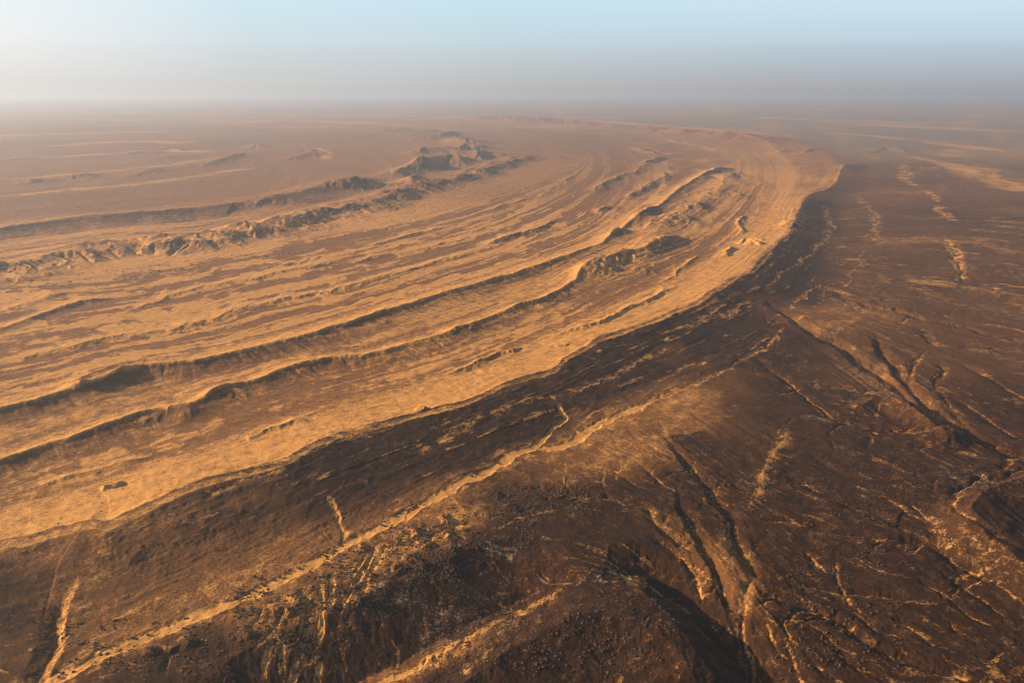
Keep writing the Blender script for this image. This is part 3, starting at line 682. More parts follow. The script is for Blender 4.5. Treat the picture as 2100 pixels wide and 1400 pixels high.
# the dark rounded hill at the right edge, shade painted on its lee side, with its lit flank and the moat round it
ridge([(2180, 950), (2100, 975), (2040, 990), (2008, 1012), (2000, 1045), (2018, 1082), (2060, 1118), (2120, 1160), (2200, 1200)][::-1], 26, 46, 150, ends=(0.0, 0.0), vary=0.08, p=1.25, sand=0.08, dark=0.9, seed=510)
g([(2160, 944), (2100, 958), (2040, 972), (2000, 985), (1965, 1005), (1954, 1028), (1960, 1060), (1985, 1092), (2030, 1128), (2080, 1160), (2150, 1200)], 7, 18, 16, ends=(0.1, 0), vary=0.1)
g([(1960, 918), (2000, 925), (2030, 940), (2065, 955), (2100, 955)], 5, 16, 14, ends=(0.3, 0.1), sand=0.5, sw=0.4)
band([(1965, 922), (1990, 928), (2010, 932)], 7, SAND, 0.5, patch=0.6)
# small looping gullies upper right
g([(1905, 668), (1898, 680), (1900, 692), (1920, 705), (1950, 708)], 6, 24, 22, ends=(0.2, 0.3), sand=0.5)
g([(1950, 708), (2020, 711), (2100, 720), (2200, 730)], 5, 26, 22, ends=(0.1, 0.1), sand=0.25)
g([(1905, 711), (1885, 722), (1875, 740), (1872, 765), (1878, 790)], 6, 18, 22, ends=(0.2, 0.2), sand=0.5)
g([(1918, 728), (1925, 745), (1933, 765), (1930, 790), (1945, 815), (1960, 840), (1970, 852)], 6, 24, 20, ends=(0.2, 0.2), sand=0.5)
g([(1960, 740), (2010, 760), (2060, 790), (2120, 830)], 4, 26, 24, ends=(0.2, 0.2))
g([(1950, 800), (2000, 840), (2060, 880), (2120, 910)], 5, 30, 26, ends=(0.2, 0.1))
# the sand runnel at the upper right
for pts, w in [([(1910, 390), (1913, 402), (1920, 413)], 26), ([(1922, 418), (1930, 430), (1942, 440), (1967, 453)], 28), ([(1948, 485), (1952, 500), (1964, 522), (1970, 545), (1977, 575)], 22)]:
    band(pts, w, SAND, 0.75, patch=0.6, soft=0.9, clear=(DARK,))
g([(1945, 490), (1955, 512), (1968, 545), (1978, 574), (1990, 590), (2005, 598)], 9, 60, 40, ends=(0.2, 0.1), sand=0.7, sw=0.3)
g([(1985, 545), (2010, 575), (2040, 605), (2100, 630)], 6, 60, 50, ends=(0.2, 0.1), sand=0.2)
g([(1920, 446), (1960, 449), (2030, 451), (2110, 452), (2250, 455)], 9, 60, 60, ends=(0.15, 0))
g([(1700, 380), (1900, 384), (2100, 388)], 4, 90, 90, ends=(0.3, 0.2))
# the sandy feathered lines crossing the dark belt
for i, (pts, w) in enumerate([([(1785, 505), (1765, 530), (1755, 550), (1740, 570), (1720, 590)], 9), ([(1690, 500), (1660, 525), (1620, 555), (1590, 580), (1570, 605)], 10), ([(1715, 575), (1670, 590), (1640, 615), (1615, 635)], 8), ([(1640, 640), (1665, 620), (1690, 605), (1700, 590)], 7),
                              ([(1400, 680), (1450, 660), (1500, 640), (1550, 620)], 12), ([(1480, 655), (1530, 628), (1552, 620)], 8), ([(1530, 735), (1560, 712), (1590, 690), (1610, 665)], 12), ([(1400, 800), (1440, 770), (1490, 752)], 12), ([(1340, 780), (1400, 750), (1460, 735)], 8), ([(1150, 810), (1220, 790), (1300, 745), (1380, 715)], 14),
                              ([(850, 940), (900, 912), (960, 880), (1000, 862)], 12), ([(420, 1040), (500, 1010), (600, 980)], 10), ([(1000, 870), (1080, 830), (1150, 815)], 12), ([(1760, 400), (1790, 430), (1800, 460), (1790, 500)], 30), ([(1690, 420), (1700, 450), (1690, 490), (1660, 520)], 24)]):
    band(pts, w * 0.8, SAND, 0.6, patch=0.85, soft=0.9, seed=520 + i, clear=(DARK,))
# thin pale rills drawn by runoff on the dark slopes
for i, pts in enumerate([[(838, 1188), (880, 1180), (895, 1185), (905, 1200), (904, 1225), (925, 1245), (945, 1258)], [(880, 1180), (895, 1165)], [(930, 1168), (970, 1180), (985, 1190), (1040, 1180), (1080, 1176), (1120, 1170)], [(935, 1190), (980, 1198), (995, 1208)], [(975, 1215), (1040, 1200), (1080, 1188), (1125, 1178)],
                         [(1005, 1130), (1035, 1155), (1060, 1170)], [(985, 1185), (1030, 1198), (1060, 1212)], [(915, 1195), (925, 1225)], [(870, 1200), (872, 1250), (878, 1270)], [(812, 1290), (808, 1330)], [(830, 1280), (812, 1290), (800, 1280)], [(925, 1235), (945, 1228)], [(1258, 940), (1240, 960), (1235, 1000)], [(1265, 900), (1270, 940), (1262, 990)],
                         [(1350, 850), (1365, 880), (1400, 915)], [(1250, 880), (1262, 905), (1265, 940)], [(1290, 925), (1275, 960)], [(1150, 1010), (1165, 960), (1160, 930)], [(1000, 1085), (1060, 1060), (1120, 1045), (1180, 1030)]]):
    band(pts, 2.6, SAND, 0.45, ends=(0.15, 0.2), seed=560 + i, clear=(DARK,))

# ------------------------------------------------------------------ general colour and roughness
GOLD = []
def gold(pts, w, v, patch=0.6, seed=21):
    GOLD.append((pts, w, v, patch, seed))
gold([(960, 1010), (1120, 950), (1260, 890), (1400, 800), (1500, 745)], 85, 0.50)
gold([(1180, 990), (1300, 920), (1420, 850), (1500, 800)], 70, 0.42, seed=22)
gold([(620, 1210), (760, 1120), (900, 1050), (1050, 1000)], 75, 0.50, seed=23)
gold([(430, 1290), (560, 1250), (680, 1200)], 50, 0.42, seed=24)
gold([(-40, 1230), (120, 1180), (330, 1120), (520, 1060)], 100, 0.28, patch=0.9, seed=25)
gold([(-40, 1330), (160, 1300), (330, 1230), (560, 1150), (760, 1050)], 70, 0.36, patch=0.8, seed=26)
gold([(640, 1390), (760, 1370), (900, 1310), (1000, 1262), (1080, 1226)], 30, 0.36, seed=27)
gold([(1740, 720), (1830, 790), (1930, 860), (2030, 900), (2120, 940)], 60, 0.30, patch=0.8, seed=28)
gold([(1480, 1060), (1500, 1130), (1530, 1190), (1560, 1300)], 26, 0.36, patch=0.7, seed=29)
gold([(1900, 1000), (1960, 1080), (2060, 1170), (2150, 1230)], 40, 0.14, patch=0.8, seed=30)
gold([(1250, 1010), (1380, 1070), (1470, 1180), (1520, 1250)], 30, 0.26, patch=0.8, seed=31)
gold([(1600, 680), (1680, 650), (1760, 640), (1850, 670)], 120, 0.36, patch=0.7, seed=32)
pn = 0.6 * fbm(900, 5, 0.55, 211) + 0.4 * ST2
lowr = RIGHT * smooth(-1.12, -1.25, T1) + RIGHT * smooth(1500, 1750, PX)
lowr = np.clip(RIGHT * np.maximum(smooth(0.95, 1.15, -T1), smooth(1620, 1760, PX)), 0, 1)
DARK[:] = DARK * (1 - lowr) + lowr * np.clip(np.maximum(DARK * 0.6, 1.16 + 0.40 * pn - 0.62 * smooth(1000, 2000, RR) - 0.42 * smooth(-1.5, -1.12, T1) * smooth(1700, 1350, PX) * (1 - smooth(-1.0, -0.9, T1))), 0, 1)
SAND[:] = np.maximum(SAND, RIGHT * smooth(0.32, 0.85, 0.7 * ST1F + 0.55 * ST1 + 0.2 * fbm(160, 4, 0.6, 230)) * 0.55 * (1 - lowr))
SAND[:] = np.maximum(SAND, lowr * smooth(-0.05, 0.75, 0.75 * ST2F + 0.35 * ST2 + 0.25 * fbm(120, 4, 0.6, 233)) * (0.27 + 0.26 * smooth(1300, 2300, RR)))
tong = smooth(110, 0, dE) * (dE > 0) * (1 - smooth(3000, 4500, RR)) * smooth(0.05, 0.7, 0.7 * ST1F + 0.4 * ST1 + 0.5 * fbm(70, 4, 0.6, 238))
SAND[:] = np.maximum(SAND, 0.55 * tong)
RED[:] = np.maximum(RED, RIGHT * smooth(0.0, 0.6, fbm(700, 3, 0.5, 240)) * (0.65 - 0.3 * lowr))
PALE[:] = np.maximum(PALE, lowr * smooth(0.25, 0.8, fbm(240, 5, 0.6, 250) + 0.5 * ST2F) * 0.36)
for pts, w, v, pt_, sd in GOLD:
    band(pts, w, SAND, v, ends=(0.3, 0.35), soft=0.9, patch=pt_, seed=sd)
    f = line_field(pts, w * 1.6)
    DARK[f.sl] *= 1 - 0.75 * (v / 0.5) * (1 - smooth(0.2, 1.3, np.abs(f.d) / w)) * taper(f.u, 0.3, 0.35)
rocky = RIGHT * (0.35 + 0.5 * smooth(-0.2, 0.5, fbm(300, 4, 0.55, 260))) * (1 - SAND * 0.75)
ROUGH[:] = np.maximum(ROUGH * (1 - 0.4 * SAND), rocky)
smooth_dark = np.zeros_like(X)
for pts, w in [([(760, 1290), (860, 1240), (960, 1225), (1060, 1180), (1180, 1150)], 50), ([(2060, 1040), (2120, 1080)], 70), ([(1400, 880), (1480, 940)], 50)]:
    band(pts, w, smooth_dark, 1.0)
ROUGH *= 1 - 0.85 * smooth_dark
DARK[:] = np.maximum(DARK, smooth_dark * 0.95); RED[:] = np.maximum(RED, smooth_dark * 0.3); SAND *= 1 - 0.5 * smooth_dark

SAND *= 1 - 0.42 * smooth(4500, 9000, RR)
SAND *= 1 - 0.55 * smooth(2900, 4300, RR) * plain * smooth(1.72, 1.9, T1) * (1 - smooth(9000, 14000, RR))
far_r = RIGHT * smooth(2600, 7000, RR)
SAND[:] = np.maximum(SAND, far_r * np.clip(0.22 + 0.5 * ST2 + 0.25 * fbm(2600, 3, 0.5, 244), 0, 0.8))
SAND[:] = np.maximum(SAND, RIGHT * smooth(1500, 2600, RR) * lowr * np.clip(0.12 + 0.3 * ST2, 0, 0.4))
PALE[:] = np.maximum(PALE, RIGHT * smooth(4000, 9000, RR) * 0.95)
SAND *= 1 - 0.22 * smooth(4.35, 4.75, T1 + 0.15 * ST1) * smooth(1500, 2500, RR)
for i, (pts, w, v) in enumerate([
        ([(-100, 412), (0, 401), (150, 389), (300, 375), (420, 360), (560, 338)], 85, 0.75), ([(-100, 372), (100, 362), (300, 345), (480, 325)], 120, 0.6), ([(-60, 335), (150, 318), (330, 308), (480, 312)], 170, 0.7), ([(60, 300), (250, 292), (420, 296)], 240, 0.7),
        ([(600, 300), (640, 304), (665, 316), (660, 332)], 90, 0.9), ([(-100, 280), (200, 272), (420, 270)], 300, 0.7), ([(420, 256), (560, 250), (700, 252), (800, 260), (880, 272)], 260, 0.95), ([(700, 238), (933, 240), (1067, 244), (1233, 252), (1400, 263), (1500, 273), (1600, 285)], 360, 0.95),
        ([(1330, 283), (1440, 300), (1490, 318)], 110, 0.7), ([(1640, 268), (1800, 280), (1950, 296), (2150, 322)], 240, 0.75), ([(1720, 252), (1900, 261), (2150, 274)], 500, 0.8), ([(1900, 328), (2000, 352), (2067, 376), (2150, 404)], 130, 0.8), ([(1840, 316), (1960, 338), (2140, 362)], 110, 0.6), ([(1500, 240), (1700, 246), (1900, 250)], 600, 0.7)]):
    band(pts, w, SAND, v, patch=0.45, soft=0.9, ends=(0.2, 0.2), seed=640 + i, clear=(DARK,))
# fine relief: rock, then wind-worked sand
near = 1 - smooth(2500, 6000, RR)
rk = fbm(46, 5, 0.62, 301)
rk2 = np.clip(fbm(30, 4, 0.6, 311, ridged=True), -1, 1.4)
Z += ROUGH * (0.45 * rk + 0.30 * rk2 + 0.40 * fbm(11, 3, 0.7, 303))
blocks = smooth(0.15, 0.6, fbm(22, 3, 0.6, 321)) * ROUGH ** 2
Z += 0.8 * blocks
Z += RIGHT * lowr * (1.1 * ST2 + 0.40 * ST2F * np.clip(DR / 2, 0.5, 3))
Z += RIGHT * (1 - lowr) * (1.0 * ST1 + 0.3 * ST1F)
Z += plain * (0.7 * ST1 + 0.28 * ST1F * np.clip(DR / 3, 0.5, 5))
wind = perlin((X * 0.92 + Y * 0.38) / 9.0 + 0.8 * perlin(X / 60, Y / 60, 340), (Y * 0.92 - X * 0.38) / 34.0, 331)
Z += SAND * (0.35 * fbm(18, 3, 0.6, 333) + 0.36 * wind * np.clip(9 / (2.2 * DR) - 0.4, 0, 1))
Z += 0.8 * fbm(70, 4, 0.6, 350) * (1 - 0.5 * SAND) 

# ------------------------------------------------------------------ materials
def nd(nt, t, **kw):
    n = nt.nodes.new(t)
    for k, v in kw.items():
        setattr(n, k, v)
    return n

def ground_material():
    m = bpy.data.materials.new('desert_ground')
    m.use_nodes = True
    nt = m.node_tree; L = nt.links
    bsdf = nt.nodes['Principled BSDF']
    bsdf.inputs['Roughness'].default_value = 0.95
    bsdf.inputs['Specular IOR Level'].default_value = 0.12
    at_ = nd(nt, 'ShaderNodeAttribute', attribute_name='cover')
    at2 = nd(nt, 'ShaderNodeAttribute', attribute_name='stone')
    sep = nd(nt, 'ShaderNodeSeparateColor'); L.new(at_.outputs['Color'], sep.inputs[0])
    geo = nd(nt, 'ShaderNodeNewGeometry')
    def noise(scale, detail, rough):
        n = nd(nt, 'ShaderNodeTexNoise'); n.inputs['Scale'].default_value = scale; n.inputs['Detail'].default_value = detail; n.inputs['Roughness'].default_value = rough
        L.new(geo.outputs['Position'], n.inputs['Vector'])
        return n.outputs['Fac']
    fine = noise(0.35, 6, 0.7)
    mid = noise(0.06, 6, 0.65)
    wide = noise(0.012, 5, 0.6)
    def math_(op, a, b, c=None, clamp=False):
        n = nd(nt, 'ShaderNodeMath', operation=op); n.use_clamp = clamp
        for i, v in enumerate((a, b, c)):
            if v is None: continue
            if isinstance(v, (int, float)): n.inputs[i].default_value = v
            else: L.new(v, n.inputs[i])
        return n.outputs[0]
    def sharpen(chan, amt, lo, hi):
        g = math_('MULTIPLY_ADD', mid, amt * 1.5, -amt * 0.75)
        g2 = math_('MULTIPLY_ADD', fine, amt * 1.9, -amt * 0.95)
        s = math_('ADD', chan, math_('ADD', g, g2))
        r = nd(nt, 'ShaderNodeMapRange'); r.interpolation_type = 'SMOOTHSTEP'
        r.inputs['From Min'].default_value = lo; r.inputs['From Max'].default_value = hi
        L.new(s, r.inputs['Value'])
        return r.outputs['Result']
    def mix(f, a, b):
        n = nd(nt, 'ShaderNodeMix', data_type='RGBA')
        if isinstance(f, float): n.inputs['Factor'].default_value = f
        else: L.new(f, n.inputs['Factor'])
        for k, v in (('A', a), ('B', b)):
            if isinstance(v, tuple): n.inputs[k].default_value = (*v, 1)
            else: L.new(v, n.inputs[k])
        return n.outputs['Result']
    brown = mix(wide, (0.135, 0.056, 0.016), (0.215, 0.092, 0.027))
    sandc = mix(mid, (0.340, 0.150, 0.034), (0.540, 0.268, 0.074))
    darkc = mix(mid, (0.013, 0.0050, 0.0016), (0.048, 0.0192, 0.0060))
    redc = mix(wide, (0.075, 0.023, 0.007), (0.110, 0.038, 0.012))
    palec = mix(fine, (0.085, 0.054, 0.034), (0.250, 0.172, 0.112))
    c = brown
    c = mix(sharpen(sep.outputs['Green'], 0.45, 0.05, 0.95), c, darkc)
    redf = math_('MULTIPLY', sharpen(sep.outputs['Blue'], 0.4, 0.15, 1.0), 0.55)
    c = mix(redf, c, redc)
    c = mix(sharpen(at2.outputs['Fac'], 0.9, 0.25, 0.95), c, palec)
    c = mix(sharpen(sep.outputs['Red'], 0.62, 0.10, 0.86), c, sandc)
    # grain
    hsv = nd(nt, 'ShaderNodeHueSaturation')
    calm = math_('MULTIPLY_ADD', sep.outputs['Red'], -0.60, 1.0)
    spread = math_('ADD', math_('MULTIPLY_ADD', fine, 3.0, -1.5), math_('MULTIPLY_ADD', mid, 1.4, -0.7))
    val = math_('MULTIPLY_ADD', spread, calm, 1.0)
    L.new(val, hsv.inputs['Value']); L.new(c, hsv.inputs['Color'])
    L.new(hsv.outputs['Color'], bsdf.inputs['Base Color'])
    b = nd(nt, 'ShaderNodeBump'); b.inputs['Strength'].default_value = 1.0; b.inputs['Distance'].default_value = 1.0
    hgt = math_('ADD', math_('MULTIPLY', fine, 0.75), math_('MULTIPLY', mid, 1.2))
    L.new(math_('MULTIPLY', hgt, calm), b.inputs['Height'])
    L.new(b.outputs['Normal'], bsdf.inputs['Normal'])
    return m
GROUND = ground_material()

# ------------------------------------------------------------------ terrain meshes: one sheet of nodes, cut along natural borders
verts = np.stack([X, Y, Z], -1).reshape(-1, 3).astype(np.float32)
cover = np.clip(np.stack([SAND, DARK, RED, np.ones_like(SAND)], -1), 0, 1).reshape(-1, 4).astype(np.float32)
stone = np.clip(PALE, 0, 1).reshape(-1).astype(np.float32)
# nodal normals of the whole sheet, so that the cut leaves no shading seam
du = np.stack([np.gradient(X, axis=1), np.gradient(Y, axis=1), np.gradient(Z, axis=1)], -1)
dv = np.stack([np.gradient(X, axis=0), np.gradient(Y, axis=0), np.gradient(Z, axis=0)], -1)
nrm = np.cross(du, dv); nrm /= np.linalg.norm(nrm, axis=-1, keepdims=True) + 1e-12
nrm[nrm[..., 2] < 0] *= -1
nrm = nrm.reshape(-1, 3).astype(np.float32)
ii = (np.arange(NR - 1)[:, None] * NC + np.arange(NC - 1)[None, :]).reshape(-1)
quads = np.stack([ii, ii + 1, ii + NC + 1, ii + NC], -1).astype(np.int32)
face_label = LABEL[:-1, :-1].reshape(-1)

def mesh_part(name, sel, label):
    q = quads[sel]
    used = np.zeros(len(verts), bool); used[q.ravel()] = True
    remap = np.cumsum(used).astype(np.int32) - 1
    v = verts[used]; q = remap[q]
    me = bpy.data.meshes.new(name)
    me.vertices.add(len(v)); me.vertices.foreach_set('co', v.ravel())
    me.loops.add(q.size); me.loops.foreach_set('vertex_index', q.ravel())
    me.polygons.add(len(q)); me.polygons.foreach_set('loop_start', np.arange(0, q.size, 4, dtype=np.int32))
    me.polygons.foreach_set('use_smooth', np.ones(len(q), bool))
    me.update(calc_edges=True)
    a = me.attributes.new('cover', 'FLOAT_COLOR', 'POINT'); a.data.foreach_set('color', cover[used].ravel())
    a = me.attributes.new('stone', 'FLOAT', 'POINT'); a.data.foreach_set('value', stone[used])
    me.normals_split_custom_set_from_vertices(nrm[used])
    me.materials.append(GROUND)
    o = bpy.data.objects.new(name, me)
    COL.objects.link(o)
    o['kind'] = 'structure'
    o['label'] = label
    return o

PARTS = [(0, 'ground', 'wide sandy and gravelly desert ground reaching to the hazy horizon'),
         (1, 'dark_slope', 'dark gravel slope falling away right of the long sand edge'),
         (2, 'sand_track', 'pale flat sand wash winding across the dark foreground slope'),
         (3, 'ridge', 'long sand-topped ridge with a shaded right flank, farther of the two'),
         (4, 'ridge', 'long knobbly sand-topped ridge, the nearer of the two'),
         (5, 'hill_chain', 'rugged dark hill chain across the far left plain'),
         (6, 'dune_field', 'pale dunes with dark lee sides at the nose of the curved ridge'),
         (7, 'gully', 'broad black-shaded gully below the dark hill at the bottom centre'),
         (9, 'gully', 'long straight gully running to the right edge beside a shaded spur'),
         (8, 'hill', 'dark rough hill at the bottom centre above the shaded gorge')]
def mark(pts, lo, hi, val):
    f = line_field(pts, max(-lo, hi) * 1.2)
    if f is None: return
    m = (f.d > lo) & (f.d < hi) & (f.u > 0.001) & (f.u < 0.999)
    L = LABEL[f.sl]; L[m] = val
LABEL[(RIGHT > 0.5) & (T1 > -1.0) & (RR < 2600) & (PX < 1560)] = 1
mark(R0F, -150, 130, 5)
mark([(780, 360), (860, 330), (930, 295), (1020, 318)], -350, 350, 6)
mark(R1, -25, 60, 3)
mark(R2, -20, 46, 4)
mark(GORGE, -50, 40, 7)
mark([(1575, 625), (1675, 684), (1779, 750), (1875, 825), (2007, 902), (2180, 965)], -24, 18, 9)
mark([(900, 1420), (1040, 1330), (1150, 1262), (1250, 1250), (1330, 1270), (1400, 1340)], -50, 90, 8)
LABEL[TRACK > 0.5] = 2
face_label = LABEL[:-1, :-1].reshape(-1)
for v, n, lb in PARTS:
    sel = face_label == v
    if sel.any():
        mesh_part(n, sel, lb)

# the rest of the land, outside the view: coarse ring sectors that join the sheet's rim
def outer_land():
    V, Q, CV = [], [], []
    ec = np.stack([SAND, DARK, RED, np.ones_like(SAND)], -1)
    kk = np.ones(41) / 41
    def edge_cover(col, r):
        return np.array([np.interp(r, RAD, np.convolve(np.pad(ec[:, col, c], 20, mode='edge'), kk, 'valid')) for c in range(4)]).T
    ang = np.concatenate([np.radians(np.linspace(52.0, 308.0, 113))])
    rads = np.concatenate([np.geomspace(RAD[0], FAR, 60)])
    cr, cl_ = edge_cover(-1, rads), edge_cover(0, rads)
    ex = np.array([np.interp(rads, RAD, Z[:, -1]), np.interp(rads, RAD, Z[:, 0])])
    for i, r in enumerate(rads):
        for j, a in enumerate(ang):
            t = j / (len(ang) - 1)
            z = ex[0][i] * max(0, 1 - 6 * t) + ex[1][i] * max(0, 1 - 6 * (1 - t)) + 6 * math.sin(r / 900 + 3 * a) * min(1, 6 * t, 6 * (1 - t))
            V.append((r * math.sin(a), r * math.cos(a), z)); CV.append(cr[i] * (1 - t) + cl_[i] * t)
    n = len(ang)
    for i in range(len(rads) - 1):
        for j in range(n - 1):
            Q.append((i * n + j, i * n + j + 1, (i + 1) * n + j + 1, (i + 1) * n + j))
    me = bpy.data.meshes.new('desert_plain')
    c0 = len(V)
    # the disc under the camera
    k0 = len(V)
    ri = list(range(0, NC - 1, 24)) + [NC - 1]
    rim = [(RAD[0] * math.sin(TH[k]), RAD[0] * math.cos(TH[k])) for k in ri]
    zr = [float(Z[0, k]) for k in ri]
    for (x, y), z in zip(rim, zr): V.append((x, y, z)); CV.append(ec[0, :, :].mean(0))
    V.append((0.0, 0.0, -14.0)); CV.append(ec[0, :, :].mean(0)); ctr = len(V) - 1
    for j in range(len(rim) - 1): Q.append((k0 + j, k0 + j + 1, ctr))
    for j in range(n - 1): Q.append((j, j + 1, ctr))
    me.from_pydata(V, [], Q)
    a = me.attributes.new('cover', 'FLOAT_COLOR', 'POINT')
    a.data.foreach_set('color', np.clip(np.array(CV, np.float32), 0, 1).ravel())
    me.attributes.new('stone', 'FLOAT', 'POINT')
    me.polygons.foreach_set('use_smooth', np.ones(len(me.polygons), bool))
    me.materials.append(GROUND)
    o = bpy.data.objects.new('desert_plain', me); COL.objects.link(o)
    o['kind'] = 'structure'; o['label'] = 'flat desert plain continuing round the viewpoint beyond the frame'
outer_land()

# ------------------------------------------------------------------ ground height lookup
def zat(x, y):
    r = math.hypot(x, y); t = math.atan2(x, y)
    i = min(max(np.interp(r, RAD, np.arange(NR)), 0), NR - 1.001); j = min(max(np.interp(t, TH, np.arange(NC)), 0), NC - 1.001)
    i0, j0 = int(i), int(j); u, v = i - i0, j - j0
    return float((Z[i0, j0] * (1 - v) + Z[i0, j0 + 1] * v) * (1 - u) + (Z[i0 + 1, j0] * (1 - v) + Z[i0 + 1, j0 + 1] * v) * u)

def on_ground(px, py):
    """point of the terrain seen at a photo pixel (height solved by a few steps)"""
    z = 0.0
    for _ in range(6):
        x, y = at(px, py, z)
        z = zat(x, y)
    return x, y, z

# ------------------------------------------------------------------ bushes
def bush_material():
    m = bpy.data.materials.new('bush_leaves'); m.use_nodes = True
    nt = m.node_tree; b = nt.nodes['Principled BSDF']; b.inputs['Roughness'].default_value = 0.9
    n = nt.nodes.new('ShaderNodeTexNoise'); n.inputs['Scale'].default_value = 2.5; n.inputs['Detail'].default_value = 4
    r = nt.nodes.new('ShaderNodeValToRGB')
    r.color_ramp.elements[0].position = 0.35; r.color_ramp.elements[0].color = (0.022, 0.018, 0.008, 1)
    r.color_ramp.elements[1].position = 0.7; r.color_ramp.elements[1].color = (0.060, 0.048, 0.020, 1)
    nt.links.new(n.outputs['Fac'], r.inputs['Fac']); nt.links.new(r.outputs['Color'], b.inputs['Base Color'])
    return m
BUSH = bush_material()
PHI = (1 + 5 ** 0.5) / 2
ICO_V = np.array([(-1, PHI, 0), (1, PHI, 0), (-1, -PHI, 0), (1, -PHI, 0), (0, -1, PHI), (0, 1, PHI), (0, -1, -PHI), (0, 1, -PHI), (PHI, 0, -1), (PHI, 0, 1), (-PHI, 0, -1), (-PHI, 0, 1)]) / math.sqrt(1 + PHI * PHI)
ICO_F = [(0, 11, 5), (0, 5, 1), (0, 1, 7), (0, 7, 10), (0, 10, 11), (1, 5, 9), (5, 11, 4), (11, 10, 2), (10, 7, 6), (7, 1, 8), (3, 9, 4), (3, 4, 2), (3, 2, 6), (3, 6, 8), (3, 8, 9), (4, 9, 5), (2, 4, 11), (6, 2, 10), (8, 6, 7), (9, 8, 1)]
def bush_mesh(k):
    g = np.random.default_rng(900 + k)
    V, Fc = [], []
    for c in range(5 + k % 3):                       # uneven lobes of foliage
        a = g.uniform(0, 6.28); d = 0.0 if c == 0 else g.uniform(0.45, 0.95)
        ctr = np.array([d * math.cos(a), d * math.sin(a), g.uniform(0.55, 1.15) if c else 1.0])
        s_ = g.uniform(0.45, 0.8)
        vv = ICO_V * s_ * g.uniform(0.65, 1.3, (12, 1)) * np.array([1, 1, 0.8]) + ctr
        o = len(V); V += [tuple(v) for v in vv]; Fc += [(a0 + o, b0 + o, c0 + o) for a0, b0, c0 in ICO_F]
    for c in range(36):                              # loose sprigs round the lobes
        dvec = g.normal(size=3); dvec /= np.linalg.norm(dvec); dvec[2] = abs(dvec[2])
        p = dvec * g.uniform(0.8, 1.35) * np.array([1, 1, 0.85]) + np.array([0, 0, 0.55])
        q = g.normal(size=(2, 3)) * 0.22
        o = len(V); V += [tuple(p), tuple(p + q[0]), tuple(p + q[1])]; Fc.append((o, o + 1, o + 2))
    for c in range(3):                               # stems
        a = g.uniform(0, 6.28); o = len(V)
        V += [(0.07, 0, -0.3), (-0.05, 0.06, -0.3), (-0.05, -0.06, -0.3), (0.5 * math.cos(a), 0.5 * math.sin(a), 0.9)]
        Fc += [(o, o + 1, o + 3), (o + 1, o + 2, o + 3), (o + 2, o, o + 3)]
    me = bpy.data.meshes.new('bush'); me.from_pydata(V, [], Fc); me.materials.append(BUSH)
    return me
BUSHES = [bush_mesh(k) for k in range(5)]
brng = np.random.default_rng(41)
def bush(px, py, size, label, group, at_xyz=None):
    x, y, z = on_ground(px, py) if at_xyz is None else at_xyz
    o = bpy.data.objects.new('bush', BUSHES[int(brng.integers(0, 5))]); COL.objects.link(o)
    o.location = (x, y, z - 0.05)
    s_ = size * 0.5
    o.scale = (s_ * brng.uniform(0.9, 1.2), s_ * brng.uniform(0.85, 1.15), s_ * brng.uniform(0.85, 1.1))
    o.rotation_euler = (0, 0, brng.uniform(0, 6.28))
    o['label'] = label; o['category'] = 'bush'
    if group: o['group'] = group
G_WASH = 'dark bushes scattered along the pale sand wash'
for px, py, sz, lb in [
        (573.6, 1184, 3.6, 'largest round dark bush on the pale wash, casting a long shadow to the right'),
        (559, 1190, 3.0, 'dark bush on the wash just left of the largest round bush'),
        (536, 1197, 2.2, 'small olive bush at the upper rim of the wash, above two little shrubs'),
        (544, 1202, 2.3, 'right one of two little shrubs at the lower rim of the wash'),
        (534, 1206, 1.9, 'left one of two little shrubs at the lower rim of the wash'),
        (585, 1173.5, 2.7, 'left bush of the close pair at the upper rim of the wash'),
        (594, 1170, 2.8, 'right bush of the close pair at the upper rim of the wash'),
        (614, 1166.5, 3.1, 'wide dark bush in mid wash, right of the close pair of bushes'),
        (624, 1160.5, 2.2, 'flat little bush on the wash, above the wide dark bush'),
        (522, 1186, 4.2, 'big dark bush on the dark slope just above the wash'),
        (672, 1133.5, 2.9, 'lone dark bush in the middle of the wash where it narrows'),
        (669, 1142, 2.2, 'little bush at the lower edge of the wash, below the lone bush'),
        (466, 1231, 2.2, 'small bush on the lower rim of the wash, above the first dark outcrop'),
        (784, 1078, 3.0, 'bush on the wash above the twin sandy chutes, first of the upper row'),
        (789, 1070, 2.2, 'small bush at the upper edge of the wash, above the first of the upper row'),
        (808, 1058.5, 3.0, 'dark bush at the upper edge of the wash, left of a huddled pair'),
        (820, 1051.5, 3.0, 'right bush of the huddled pair at the upper edge of the wash'),
        (814, 1053, 2.4, 'left bush of the huddled pair at the upper edge of the wash'),
        (844.5, 1046, 2.0, 'tiny bush on the wash above the rocky ribs'),
        (870, 1035.5, 2.0, 'tiny bush on the wash halfway between the rocky ribs and the fork'),
        (967, 977, 3.2, 'left bush of the pair standing on the wash below its fork'),
        (979, 973, 3.0, 'right bush of the pair standing on the wash below its fork'),
        (1022, 951, 2.8, 'dark bush at the fork of the wash'),
        (302, 1302, 2.4, 'small bush by the lower bank of the wash, right of two at the bottom left'),
        (279, 1311, 2.2, 'small bush by the lower bank of the wash, left of two at the bottom left'),
        (120, 1389, 2.6, 'lower bush on the wash near the bottom left corner'),
        (128, 1382, 2.4, 'upper bush on the wash near the bottom left corner')]:
    bush(px, py, sz, lb, G_WASH)
G_PLAIN = 'dark bushes dotted over the sand plain below the rugged hills'
